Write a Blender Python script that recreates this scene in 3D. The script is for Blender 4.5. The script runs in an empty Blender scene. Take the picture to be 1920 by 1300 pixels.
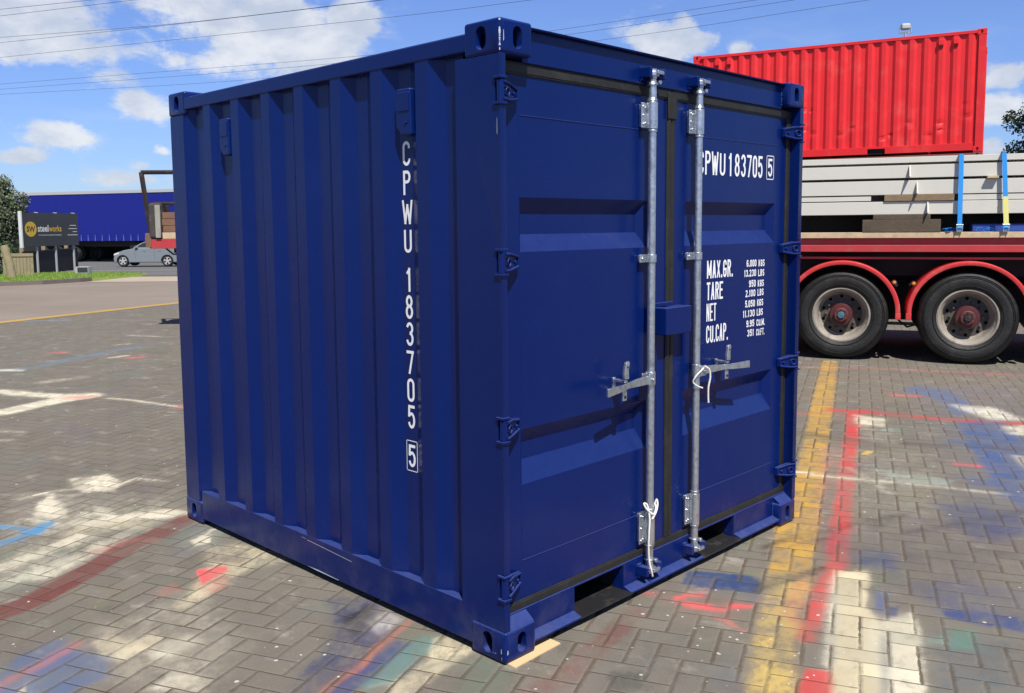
import bpy, bmesh, math, random
import numpy as np
from mathutils import Vector, Matrix
random.seed(7)
SC = bpy.context.scene
R = math.radians

# ------------------------------------------------------------------ camera
cam = bpy.data.cameras.new('camera'); co = bpy.data.objects.new('camera', cam)
SC.collection.objects.link(co); SC.camera = co
YAW, PIT, ROL = R(45.815), R(-5.69), R(-.4786)
_f = Vector((math.sin(YAW)*math.cos(PIT), math.cos(YAW)*math.cos(PIT), math.sin(PIT)))
_r = Vector((math.cos(YAW), -math.sin(YAW), 0)); _u = _r.cross(_f)
_c, _s = math.cos(ROL), math.sin(ROL)
_r, _u = _c*_r + _s*_u, -_s*_r + _c*_u
m = Matrix((_r, _u, -_f)).transposed().to_4x4()
CAM = Vector((-2.1839, -2.1692, 1.5631)); m.translation = CAM
co.matrix_world = m
cam.sensor_width = 36; cam.lens = 36*1688/1920; cam.shift_y = -57.6/1920
cam.clip_start = .05; cam.clip_end = 4000
SC.render.resolution_x, SC.render.resolution_y = 1024, 693

# ------------------------------------------------------------------ light
SC.view_settings.view_transform = 'Standard'; SC.view_settings.look = 'None'
SC.view_settings.exposure = .34; SC.view_settings.gamma = 1
SUN = Vector((.62, 1, -1.65)).normalized()          # direction the light travels
sl = bpy.data.lights.new('sun', 'SUN'); sl.energy = 5.0; sl.angle = R(.5); sl.color = (1, .955, .88)
so = bpy.data.objects.new('sun', sl); SC.collection.objects.link(so)
so.rotation_euler = SUN.to_track_quat('-Z', 'Y').to_euler(); so.location = (-20, -30, 50)

class G:
    """small helper to write node maths"""
    def __init__(s, tree): s.t = tree; s.n = tree.nodes; s.l = tree.links
    def add(s, kind, **kw):
        n = s.n.new(kind)
        for k, v in kw.items(): setattr(n, k, v)
        return n
    def put(s, sock, v):
        if isinstance(v, bpy.types.NodeSocket): s.l.new(v, sock)
        elif v is not None:
            if hasattr(sock.default_value, '__len__') and not hasattr(v, '__len__'): v = [v]*len(sock.default_value)
            if hasattr(sock.default_value, '__len__') and len(sock.default_value) == 4 and len(v) == 3: v = (*v, 1)
            sock.default_value = v
    def m(s, op, a, b=None, c=None, clamp=False):
        n = s.n.new('ShaderNodeMath'); n.operation = op; n.use_clamp = clamp
        s.put(n.inputs[0], a); s.put(n.inputs[1], b); s.put(n.inputs[2], c)
        return n.outputs[0]
    def vm(s, op, a, b=None, out=0):
        n = s.n.new('ShaderNodeVectorMath'); n.operation = op
        s.put(n.inputs[0], a); s.put(n.inputs[1], b)
        return n.outputs[out]
    def mix(s, f, a, b, mode='MIX'):
        n = s.n.new('ShaderNodeMix'); n.data_type = 'RGBA'; n.blend_type = mode
        s.put(n.inputs[0], f); s.put(n.inputs[6], a); s.put(n.inputs[7], b)
        return n.outputs[2]
    def step(s, v, lo, hi):
        n = s.n.new('ShaderNodeMapRange'); n.interpolation_type = 'SMOOTHSTEP'
        s.put(n.inputs[0], v); n.inputs[1].default_value = lo; n.inputs[2].default_value = hi
        return n.outputs[0]
    def noise(s, vec, scale, detail=3, rough=.55, dist=0, out=0):
        n = s.n.new('ShaderNodeTexNoise'); s.put(n.inputs['Vector'], vec)
        n.inputs['Scale'].default_value = scale; n.inputs['Detail'].default_value = detail
        n.inputs['Roughness'].default_value = rough; n.inputs['Distortion'].default_value = dist
        return n.outputs[out]
    def xyz(s, v):
        n = s.n.new('ShaderNodeSeparateXYZ'); s.put(n.inputs[0], v); return n.outputs
    def comb(s, x, y, z):
        n = s.n.new('ShaderNodeCombineXYZ'); s.put(n.inputs[0], x); s.put(n.inputs[1], y); s.put(n.inputs[2], z); return n.outputs[0]

world = bpy.data.worlds.new('World'); SC.world = world; world.use_nodes = True
g = G(world.node_tree); bg = world.node_tree.nodes['Background']; bg.inputs[1].default_value = .066
sky = g.add('ShaderNodeTexSky', sky_type='NISHITA', sun_disc=False)
sky.sun_elevation = math.asin(-SUN.z); sky.sun_rotation = math.atan2(-SUN.x, -SUN.y)
sky.altitude = 20; sky.air_density = 1.0; sky.dust_density = .3; sky.ozone_density = 1.6
dirv = g.add('ShaderNodeTexCoord').outputs['Generated']
CLOUDS = [  # direction of each cloud and its angular half sizes
 (.5051,.8377,.2079,.098,.060,.98),(.4593,.8612,.2178,.095,.047,.85),(.5384,.8219,.1861,.06,.036,1.1),(.575,.795,.215,.035,.03,1),
 (.3112,.9279,.2052,.08,.040,.72),(.2946,.939,.1776,.036,.022,.7),(.4018,.9071,.1252,.038,.020,1.05),
 (.3036,.9502,.0711,.028,.0105,.95),(.3302,.9395,.0913,.034,.017,.55),(.4201,.904,.0795,.016,.009,.9),(.4016,.9135,.0657,.018,.007,.5),
 (.8124,.5513,.19,.050,.030,1),(.8163,.539,.2077,.024,.017,.9),(.8507,.4933,.1815,.022,.011,.9),
 (.9525,.271,.1392,.036,.014,.7),(.956,.273,.1073,.030,.018,.75),(.9567,.2821,.0717,.016,.011,.9),
 (.3501,.9207,.1726,.098,.017,.5),(.3836,.9117,.1473,.044,.014,.55),(.4619,.87,.1722,.054,.016,.6),
 (.35,.93,.05,.12,.012,.45),(.62,.78,.05,.2,.03,.5)]
acc = None
for (dx, dy, dz, rx, ry, k) in CLOUDS:
    d = Vector((dx, dy, dz)).normalized(); h = Vector((d.y, -d.x, 0)).normalized(); up = h.cross(d)
    if up.z < 0: up = -up
    a = g.m('DIVIDE', g.vm('DOT_PRODUCT', dirv, tuple(h), out='Value'), rx)
    b = g.m('DIVIDE', g.m('SUBTRACT', g.vm('DOT_PRODUCT', dirv, tuple(up), out='Value'), 0), ry)
    q = g.m('ADD', g.m('MULTIPLY', a, a), g.m('MULTIPLY', b, b))
    front = g.m('GREATER_THAN', g.vm('DOT_PRODUCT', dirv, tuple(d), out='Value'), 0)
    v = g.m('MULTIPLY', g.m('MULTIPLY', g.m('SUBTRACT', 1, g.m('POWER', q, .6)), k), front)
    acc = v if acc is None else g.m('MAXIMUM', acc, v)
warp = g.vm('ADD', dirv, g.vm('MULTIPLY', g.noise(dirv, 9, 3, .6, out=1), (.05, .05, .03)))
sq = g.vm('MULTIPLY', warp, (1, 1, 1.9))
n1 = g.noise(sq, 11, 10, .64); n2 = g.noise(sq, 3.2, 5, .55)
far = g.m('MULTIPLY', g.step(n2, .60, .78), .4)                # loose cloud elsewhere in the sky
facing = g.vm('DOT_PRODUCT', dirv, (.717, .697, 0), out='Value')
far = g.m('MULTIPLY', far, g.m('SUBTRACT', 1, g.step(facing, .5, .75)))
dens = g.m('ADD', g.m('MAXIMUM', acc, g.m('SUBTRACT', far, .1)), g.m('MULTIPLY', g.m('SUBTRACT', n1, .5), 3.2))
mask = g.m('MULTIPLY', g.step(dens, .05, .58), g.step(acc, -.8, .15))
mask = g.m('MAXIMUM', mask, g.m('MULTIPLY', far, g.step(n1, .4, .6)))
wisp = g.m('MULTIPLY', g.step(g.noise(g.vm('MULTIPLY', warp, (1, 1, 5)), 5, 6, .62), .48, .78), .16)
mask = g.m('MAXIMUM', mask, wisp)
shade = g.mix(g.step(g.noise(sq, 14, 5, .6), .35, .7), (7.0, 7.7, 8.9), (10.6, 10.7, 10.8))
zc = g.xyz(dirv)[2]
hs = g.add('ShaderNodeHueSaturation'); hs.inputs['Saturation'].default_value = 1.0; hs.inputs['Value'].default_value = 1.0
g.put(hs.inputs['Color'], g.mix(1.0, sky.outputs[0], g.mix(g.step(g.xyz(dirv)[2], .02, .30), (.80, 1.02, 1.60), g.mix(g.step(g.xyz(dirv)[2], .30, .52), (1.02, 1.18, 1.76), (.26, .34, .56))), 'MULTIPLY'))
g.put(bg.inputs[0], g.mix(g.m('MULTIPLY', mask, .86), hs.outputs[0], shade))

# ------------------------------------------------------------------ materials
def mat(name, col, rough=.6, metal=0, var=.12, vscale=4, bump=0, bscale=60, coat=0, spec=.5, dirt=None):
    mt = bpy.data.materials.new(name); mt.use_nodes = True
    k = G(mt.node_tree); b = mt.node_tree.nodes['Principled BSDF']
    tc = k.add('ShaderNodeTexCoord').outputs['Object']
    n = k.noise(tc, vscale, 5, .6)
    lo = tuple(max(0, c*(1-var)) for c in col); hi = tuple(min(1, c*(1+var)) for c in col)
    cc = k.mix(n, lo, hi)
    if dirt:
        dn = k.step(k.noise(tc, dirt[2], 6, .65), .5, .72)
        cc = k.mix(k.m('MULTIPLY', dn, dirt[1]), cc, dirt[0])
    k.put(b.inputs['Base Color'], cc)
    b.inputs['Metallic'].default_value = metal
    b.inputs['Specular IOR Level'].default_value = spec
    k.put(b.inputs['Roughness'], k.m('ADD', rough, k.m('MULTIPLY', k.m('SUBTRACT', k.noise(tc, vscale*3, 3), .5), .15)))
    if coat: b.inputs['Coat Weight'].default_value = coat; b.inputs['Coat Roughness'].default_value = .12
    if bump:
        bp = k.add('ShaderNodeBump'); bp.inputs['Strength'].default_value = bump; bp.inputs['Distance'].default_value = .01
        k.put(bp.inputs['Height'], k.noise(tc, bscale, 4, .6)); k.put(b.inputs['Normal'], bp.outputs[0])
    return mt
M = {}
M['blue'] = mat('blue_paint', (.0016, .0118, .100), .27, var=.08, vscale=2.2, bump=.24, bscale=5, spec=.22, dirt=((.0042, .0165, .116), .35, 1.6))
M['galv'] = mat('galvanised', (.54, .58, .62), .34, .88, var=.42, vscale=45, bump=.25, bscale=50, dirt=((.24, .26, .29), .6, 22))
M['rubber'] = mat('rubber', (.012, .012, .0115), .6, var=.35, vscale=9, bump=.25, bscale=120, dirt=((.035, .033, .028), .5, 12))
M['white'] = mat('white_vinyl', (.80, .81, .82), .5, var=.04)
M['black'] = mat('black_paint', (.015, .015, .017), .5, var=.3, bump=.2, bscale=50, dirt=((.06, .055, .05), .6, 14))
M['hole'] = mat('dark_inside', (.006, .006, .008), .8)
M['chip'] = mat('bare_metal_chip', (.42, .46, .52), .5, var=.3, vscale=40)
M['rust'] = mat('rust', (.32, .14, .07), .8, var=.3, vscale=60)
M['rope'] = mat('white_rope', (.72, .71, .66), .85, var=.15, vscale=120)
M['red'] = mat('red_container_paint', (.66, .014, .018), .5, var=.16, vscale=1.2, bump=.4, bscale=2.2, dirt=((.70, .075, .06), .5, 1.8))
M['redt'] = mat('red_trailer_paint', (.42, .035, .04), .5, var=.2, vscale=3, dirt=((.30, .10, .09), .5, 7))
M['guard'] = mat('red_mudguard', (.54, .038, .042), .38, var=.12, vscale=3, dirt=((.55, .16, .13), .4, 9))
M['dred'] = mat('dark_red_chassis', (.07, .010, .012), .6, var=.3, dirt=((.05, .04, .035), .5, 8))
M['chassis'] = mat('chassis_black', (.010, .009, .010), .7, var=.4, dirt=((.03, .025, .02), .4, 6))
M['tyre'] = mat('tyre_rubber', (.0065, .0065, .007), .6, var=.5, vscale=12, bump=.6, bscale=55, dirt=((.032, .031, .029), .8, 5))
M['rim'] = mat('dusty_rim', (.27, .24, .20), .6, .0, var=.25, vscale=9, dirt=((.08, .065, .05), .6, 12))
M['disc'] = mat('wheel_disc', (.075, .066, .058), .65, .0, var=.3, vscale=12, dirt=((.05, .04, .035), .5, 18))
M['steel'] = mat('cream_painted_steel', (.56, .545, .49), .55, var=.05, vscale=1.5, dirt=((.46, .45, .40), .4, 3))
M['timber'] = mat('rough_timber', (.085, .062, .042), .85, var=.4, vscale=9, bump=.5, bscale=40)
M['pale'] = mat('pale_timber', (.50, .38, .24), .8, var=.3, vscale=10, bump=.3, bscale=50, dirt=((.25, .18, .12), .5, 14))
M['hubred'] = mat('rusty_red_hub', (.11, .026, .024), .6, var=.4, vscale=25, dirt=((.06, .03, .025), .7, 16))
M['packer'] = mat('packer_timber', (.20, .14, .085), .85, var=.4, vscale=12, bump=.4, bscale=40)
M['darkblock'] = mat('dark_weathered_block', (.045, .042, .038), .85, var=.5, vscale=6, dirt=((.16, .15, .13), .5, 7))
M['ply'] = mat('ply_sheet', (.66, .46, .25), .8, var=.08, vscale=12)
M['strap'] = mat('blue_webbing', (.02, .27, .72), .7, var=.12, vscale=40)
M['strapy'] = mat('yellow_webbing', (.70, .66, .22), .7, var=.1, vscale=40)
M['amber'] = mat('amber_lens', (.55, .22, .03), .3)
M['cap'] = mat('blue_hub_cap', (.05, .13, .19), .5, var=.5, vscale=30)
M['curtain'] = mat('blue_curtain', (.003, .009, .20), .5, var=.10, vscale=.6, bump=.5, bscale=1.4)
M['alloy'] = mat('grey_roof_rail', (.42, .43, .44), .5, var=.1)
M['sign'] = mat('dark_sign_face', (.035, .036, .042), .45, var=.35, vscale=1.2)
M['gold'] = mat('sign_gold', (.50, .32, .035), .5)
M['grey'] = mat('light_grey_paint', (.60, .61, .62), .5)
M['soft'] = mat('small_sign_grey', (.33, .34, .36), .6)
M['fence'] = mat('weathered_fence', (.24, .20, .12), .9, var=.4, vscale=6, bump=.4, bscale=30)
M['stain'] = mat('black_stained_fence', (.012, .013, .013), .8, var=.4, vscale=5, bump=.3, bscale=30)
M['hedge'] = mat('hedge_leaf', (.035, .075, .018), .7, var=.5, vscale=6)
M['leaf'] = mat('grey_green_leaf', (.085, .110, .055), .65, var=.6, vscale=2.5, dirt=((.30, .31, .24), .6, 3.5))
M['pine'] = mat('dark_leaf', (.028, .045, .022), .7, var=.6, vscale=3)
M['bark'] = mat('bark', (.10, .075, .055), .9, var=.3, bump=.5, bscale=20)
M['grass'] = mat('verge_grass', (.17, .225, .045), .9, var=.35, vscale=2.2, bump=.5, bscale=15, dirt=((.22, .22, .06), .6, 1.6))
M['blade'] = mat('grass_blade', (.17, .27, .04), .8, var=.35, vscale=3)
M['kerb'] = mat('concrete_kerb', (.17, .14, .12), .85, var=.2, vscale=5)
M['car'] = mat('silver_car_paint', (.22, .25, .275), .38, .2, var=.03)
M['glass'] = mat('dark_glass', (.02, .025, .028), .08, var=.05, spec=.8)
M['alloyw'] = mat('alloy_wheel', (.62, .62, .62), .35, .5, var=.1)
M['brown'] = mat('rusty_brown_frame', (.016, .009, .009), .7, var=.4, vscale=10, dirt=((.10, .08, .075), .5, 6))
M['tarp'] = mat('weathered_grey_sheet', (.30, .29, .25), .85, var=.3, vscale=4, dirt=((.035, .035, .035), .95, 4))
M['board'] = mat('reddish_board', (.17, .09, .055), .85, var=.35, vscale=7, bump=.4, bscale=25)
M['wire'] = mat('power_wire', (.045, .05, .06), .6)
M['roof'] = mat('dark_roof', (.07, .07, .08), .7, var=.2)
M['wall'] = mat('shed_wall', (.30, .28, .26), .8)

# ------------------------------------------------------------------ builders
_b = M['blue'].node_tree; _k = G(_b); _p = _b.nodes['Principled BSDF']; _src = _p.inputs['Base Color'].links[0].from_socket
_tc = _k.add('ShaderNodeTexCoord').outputs['Object']; _zz = _k.xyz(_tc)[2]
_low = _k.m('SUBTRACT', 1, _k.step(_zz, .03, .34)); _dn = _k.step(_k.noise(_tc, 7, 7, .68), .42, .75)
_scr = _k.step(_k.noise(_k.vm('MULTIPLY', _tc, (6, 6, 1)), 9, 8, .72), .66, .78)
_dust = _k.m('ADD', _k.m('MULTIPLY', _k.m('MULTIPLY', _low, _dn), .10), _k.m('MULTIPLY', _scr, .035))
_up = _k.step(_k.xyz(_k.add('ShaderNodeNewGeometry').outputs['Normal'])[2], .15, .95)     # pale sky sheen painted into the colour of up-facing faces
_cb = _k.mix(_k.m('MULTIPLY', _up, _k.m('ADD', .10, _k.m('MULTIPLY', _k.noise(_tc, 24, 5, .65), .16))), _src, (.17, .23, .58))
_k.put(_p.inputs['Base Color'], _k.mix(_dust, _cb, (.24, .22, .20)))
def link(o): SC.collection.objects.link(o); return o
def tag(o, label=None, cat=None, group=None, kind=None):
    if label: o['label'] = label
    if cat: o['category'] = cat
    if group: o['group'] = group
    if kind: o['kind'] = kind
    return o
def empty(name, loc=(0, 0, 0), rz=0, **kw):
    o = link(bpy.data.objects.new(name, None)); o.location = loc; o.rotation_euler = (0, 0, rz); o.empty_display_size = .1
    return tag(o, **kw)

class MB:
    def __init__(s): s.v = []; s.f = []
    def add(s, vs, fs):
        n = len(s.v); s.v += [tuple(map(float, v)) for v in vs]; s.f += [tuple(i+n for i in f) for f in fs]; return s
    def box(s, a, b, M4=None):
        x0, y0, z0 = a; x1, y1, z1 = b
        vs = [Vector(p) for p in ((x0,y0,z0),(x1,y0,z0),(x1,y1,z0),(x0,y1,z0),(x0,y0,z1),(x1,y0,z1),(x1,y1,z1),(x0,y1,z1))]
        if M4 is not None: vs = [M4 @ v for v in vs]
        return s.add(vs, [(0,3,2,1),(4,5,6,7),(0,1,5,4),(1,2,6,5),(2,3,7,6),(3,0,4,7)])
    def prism(s, poly, d0, d1, axis='y', M4=None):
        """poly of 2D points extruded along axis; for y: (x,z), x: (y,z), z: (x,y)"""
        def P(p, d):
            q = {'y': (p[0], d, p[1]), 'x': (d, p[0], p[1]), 'z': (p[0], p[1], d)}[axis]
            return M4 @ Vector(q) if M4 is not None else Vector(q)
        n = len(poly); vs = [P(p, d0) for p in poly] + [P(p, d1) for p in poly]
        return s.add(vs, [tuple(range(n)), tuple(range(2*n-1, n-1, -1))] + [(i, n+i, n+(i+1) % n, (i+1) % n) for i in range(n)])
    def cyl(s, p0, p1, r, r1=None, seg=16, caps=True):
        p0 = Vector(p0); p1 = Vector(p1); r1 = r if r1 is None else r1
        d = (p1-p0).normalized(); a = d.orthogonal().normalized(); b = d.cross(a)
        vs = [p0+(a*math.cos(t)+b*math.sin(t))*r for t in [2*math.pi*i/seg for i in range(seg)]]
        vs += [p1+(a*math.cos(t)+b*math.sin(t))*r1 for t in [2*math.pi*i/seg for i in range(seg)]]
        fs = [(i, (i+1) % seg, seg+(i+1) % seg, seg+i) for i in range(seg)]
        if caps: fs += [tuple(range(seg-1, -1, -1)), tuple(range(seg, 2*seg))]
        return s.add(vs, fs)
    def tube(s, pts, r, seg=8, twist=0):
        pts = [Vector(p) for p in pts]; rings = []; up = None
        rr = r if hasattr(r, '__len__') else [r]*len(pts)
        for i, p in enumerate(pts):
            d = (pts[min(i+1, len(pts)-1)]-pts[max(i-1, 0)]).normalized()
            if up is None: up = d.orthogonal().normalized()
            up = (up-d*up.dot(d)).normalized(); b = d.cross(up)
            rings.append([p+(up*math.cos(t)+b*math.sin(t))*rr[i] for t in [2*math.pi*k/seg for k in range(seg)]])
        vs = [v for q in rings for v in q]; fs = []
        for i in range(len(pts)-1):
            for k in range(seg): fs.append((i*seg+k, i*seg+(k+1) % seg, (i+1)*seg+(k+1) % seg, (i+1)*seg+k))
        fs += [tuple(range(seg-1, -1, -1)), tuple(range((len(pts)-1)*seg, len(pts)*seg))]
        return s.add(vs, fs)
    def lathe(s, prof, seg=40, axis='y', c=(0, 0, 0)):
        """prof: (radius, height along axis)"""
        vs = []; n = len(prof); c = Vector(c)
        for i in range(seg):
            t = 2*math.pi*i/seg
            for (r, h) in prof:
                if axis == 'y': vs.append(c+Vector((r*math.cos(t), h, r*math.sin(t))))
                else: vs.append(c+Vector((r*math.cos(t), r*math.sin(t), h)))
        fs = [(i*n+k, ((i+1) % seg)*n+k, ((i+1) % seg)*n+k+1, i*n+k+1) for i in range(seg) for k in range(n-1)]
        return s.add(vs, fs)
    def build(s, name, mt, parent=None, bevel=0, smooth=False, segs=2, normals=True):
        me = bpy.data.meshes.new(name); me.from_pydata(s.v, [], s.f); me.materials.append(M[mt] if isinstance(mt, str) else mt)
        if normals:
            bm = bmesh.new(); bm.from_mesh(me); bmesh.ops.recalc_face_normals(bm, faces=bm.faces); bm.to_mesh(me); bm.free()
        if smooth: me.shade_smooth(); me.set_sharp_from_angle(angle=R(38))
        o = link(bpy.data.objects.new(name, me)); o.parent = parent
        if bevel:
            b = o.modifiers.new('bevel', 'BEVEL'); b.width = bevel; b.segments = segs; b.limit_method = 'ANGLE'; b.angle_limit = R(35)
            me.shade_smooth(); me.set_sharp_from_angle(angle=R(180)); b.harden_normals = True
        return o
def box(name, a, b, mt, parent=None, bevel=0, **k): return MB().box(a, b).build(name, mt, parent, bevel, **k)

def cut(o, cutters):
    """apply the object's modifiers and subtract the cutter meshes"""
    tmp = []
    for c in cutters:
        me = bpy.data.meshes.new('tmp'); me.from_pydata(c.v, [], c.f)
        bm = bmesh.new(); bm.from_mesh(me); bmesh.ops.recalc_face_normals(bm, faces=bm.faces); bm.to_mesh(me); bm.free()
        t = link(bpy.data.objects.new('tmp', me)); tmp.append(t)
        md = o.modifiers.new('cut', 'BOOLEAN'); md.operation = 'DIFFERENCE'; md.solver = 'EXACT'; md.object = t
    dg = bpy.context.evaluated_depsgraph_get(); dg.update()
    new = bpy.data.meshes.new_from_object(o.evaluated_get(dg)); old = o.data; new.name = old.name
    o.modifiers.clear(); o.data = new
    for t in tmp: bpy.data.objects.remove(t)
    return o
def flat(o): o.data.shade_flat(); return o
def soft(o, a=38): o.data.shade_smooth(); o.data.set_sharp_from_angle(angle=R(a)); return o

# stroke lettering -----------------------------------------------------------
def A(cx, cy, rx, ry, a0, a1, n=None):
    n = n or max(4, int(abs(a1-a0)/18))
    return [(cx+rx*math.cos(R(a0+(a1-a0)*i/n)), cy+ry*math.sin(R(a0+(a1-a0)*i/n))) for i in range(n+1)]
O_ = A(.5,.78,.5,.22,0,180)+A(.5,.22,.5,.22,180,360)+[(1,.78)]
GL = {
 'C': [A(.5,.78,.5,.22,-8,180)+A(.5,.22,.5,.22,180,368)], 'P': [[(0,0),(0,1),(.5,1)]+A(.55,.77,.45,.23,90,-90)+[(0,.54)]],
 'W': [[(0,1),(.24,0),(.5,.8),(.76,0),(1,1)]], 'U': [[(0,1)]+A(.5,.22,.5,.22,180,360)+[(1,1)]],
 '1': [[(.25,.84),(.62,1),(.62,0)]], '8': [A(.5,.77,.44,.23,0,360), A(.5,.27,.5,.27,0,360)],
 '3': [A(.5,.77,.47,.23,165,-85), A(.5,.27,.5,.27,88,-165)], '7': [[(0,1),(1,1),(.35,0)]], '0': [O_],
 '5': [[(.95,1),(.1,1),(.05,.56)]+A(.5,.33,.5,.33,125,-160)], '2': [A(.5,.77,.48,.23,170,-30)+[(0,0),(1,0)]],
 '6': [A(.5,.78,.48,.22,15,180)+[(0,.28)], A(.5,.28,.5,.28,0,360)], '9': [A(.5,.72,.5,.28,0,360), A(.5,.22,.5,.22,195,360)+[(1,.72)]],
 'M': [[(0,0),(0,1),(.5,.2),(1,1),(1,0)]], 'A': [[(0,0),(.5,1),(1,0)], [(.2,.28),(.8,.28)]], 'X': [[(0,0),(1,1)], [(0,1),(1,0)]],
 'G': [A(.5,.78,.5,.22,-8,180)+A(.5,.22,.5,.22,180,360)+[(1,.46),(.5,.46)]], 'R': [[(0,0),(0,1),(.5,1)]+A(.55,.77,.45,.23,90,-90)+[(0,.54)], [(.5,.54),(1,0)]],
 'T': [[(0,1),(1,1)], [(.5,1),(.5,0)]], 'E': [[(1,0),(0,0),(0,1),(1,1)], [(0,.53),(.8,.53)]], 'N': [[(0,0),(0,1),(1,0),(1,1)]],
 'K': [[(0,0),(0,1)], [(1,1),(0,.4)], [(.25,.55),(1,0)]], 'L': [[(0,1),(0,0),(1,0)]],
 'B': [[(0,0),(0,1),(.5,1)]+A(.5,.77,.45,.23,90,-90)+[(0,.54)], [(.5,.54)]+A(.5,.27,.5,.27,90,-90)+[(0,0)]],
 'S': [A(.5,.77,.48,.23,15,270)+A(.5,.27,.5,.27,90,-165)], 'F': [[(0,0),(0,1),(1,1)], [(0,.53),(.8,.53)]], '.': [[(.4,0),(.4,.05)]]}
def glyph(mb, ch, org, rt, up, nm, w, h, t, k=[0]):
    org, rt, up, nm = map(Vector, (org, rt, up, nm))
    for line in GL[ch]:
        P0 = [Vector((t/2+p[0]*(w-t), t/2+p[1]*(h-t))) for p in line]
        runs = [[P0[0]]]                                   # cut the stroke at its sharp corners
        for i in range(1, len(P0)):
            runs[-1].append(P0[i])
            if i < len(P0)-1 and (P0[i]-P0[i-1]).normalized().dot((P0[i+1]-P0[i]).normalized()) < .45: runs.append([P0[i]])
        for pts in runs:
            n = len(pts); L = []; Rr = []; k[0] = (k[0]+1) % 9; off = .0006+k[0]*.00006
            closed = n > 4 and (pts[0]-pts[-1]).length < 1e-5
            for i, p in enumerate(pts):
                a = pts[i-1] if i else (pts[-2] if closed else None); b = pts[i+1] if i < n-1 else (pts[1] if closed else None)
                d1 = (p-a).normalized() if a is not None else None; d2 = (b-p).normalized() if b is not None else None
                d1 = d1 or d2; d2 = d2 or d1
                n1 = Vector((-d1.y, d1.x)); n2 = Vector((-d2.y, d2.x)); mm = (n1+n2).normalized()
                s = min(1/max(mm.dot(n1), .5), 1.5); q = p.copy(); e = t*(.5 if n == 2 else .1)
                if not closed and i == 0: q = p-d1*e
                if not closed and i == n-1: q = p+d2*e
                for lst, sg_ in ((L, 1), (Rr, -1)):
                    v = q+mm*s*t/2*sg_; v.x = min(max(v.x, 0), w); v.y = min(max(v.y, 0), h); lst.append(v)
            vs = [org+rt*q.x+up*q.y+nm*off for q in L+Rr]
            mb.add(vs, [(i, i+1, n+i+1, n+i) for i in range(n-1)])
def text(mb, s, org, rt, up, nm, width, h, t, right=False):
    org = Vector(org); adv = []
    for c in s: adv.append({'.': .34, ' ': .55, '1': .62, 'M': 1.25, 'W': 1.3}.get(c, 1.))
    gap = .22; tot = sum(adv)+gap*(len(s)-1); u = width/tot; x = 0
    for c, a in zip(s, adv):
        if c != ' ': glyph(mb, c, org+Vector(rt)*x, rt, up, nm, a*u if c not in '.' else .34*u, h, min(t, u*.34))
        x += (a+gap)*u
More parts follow.
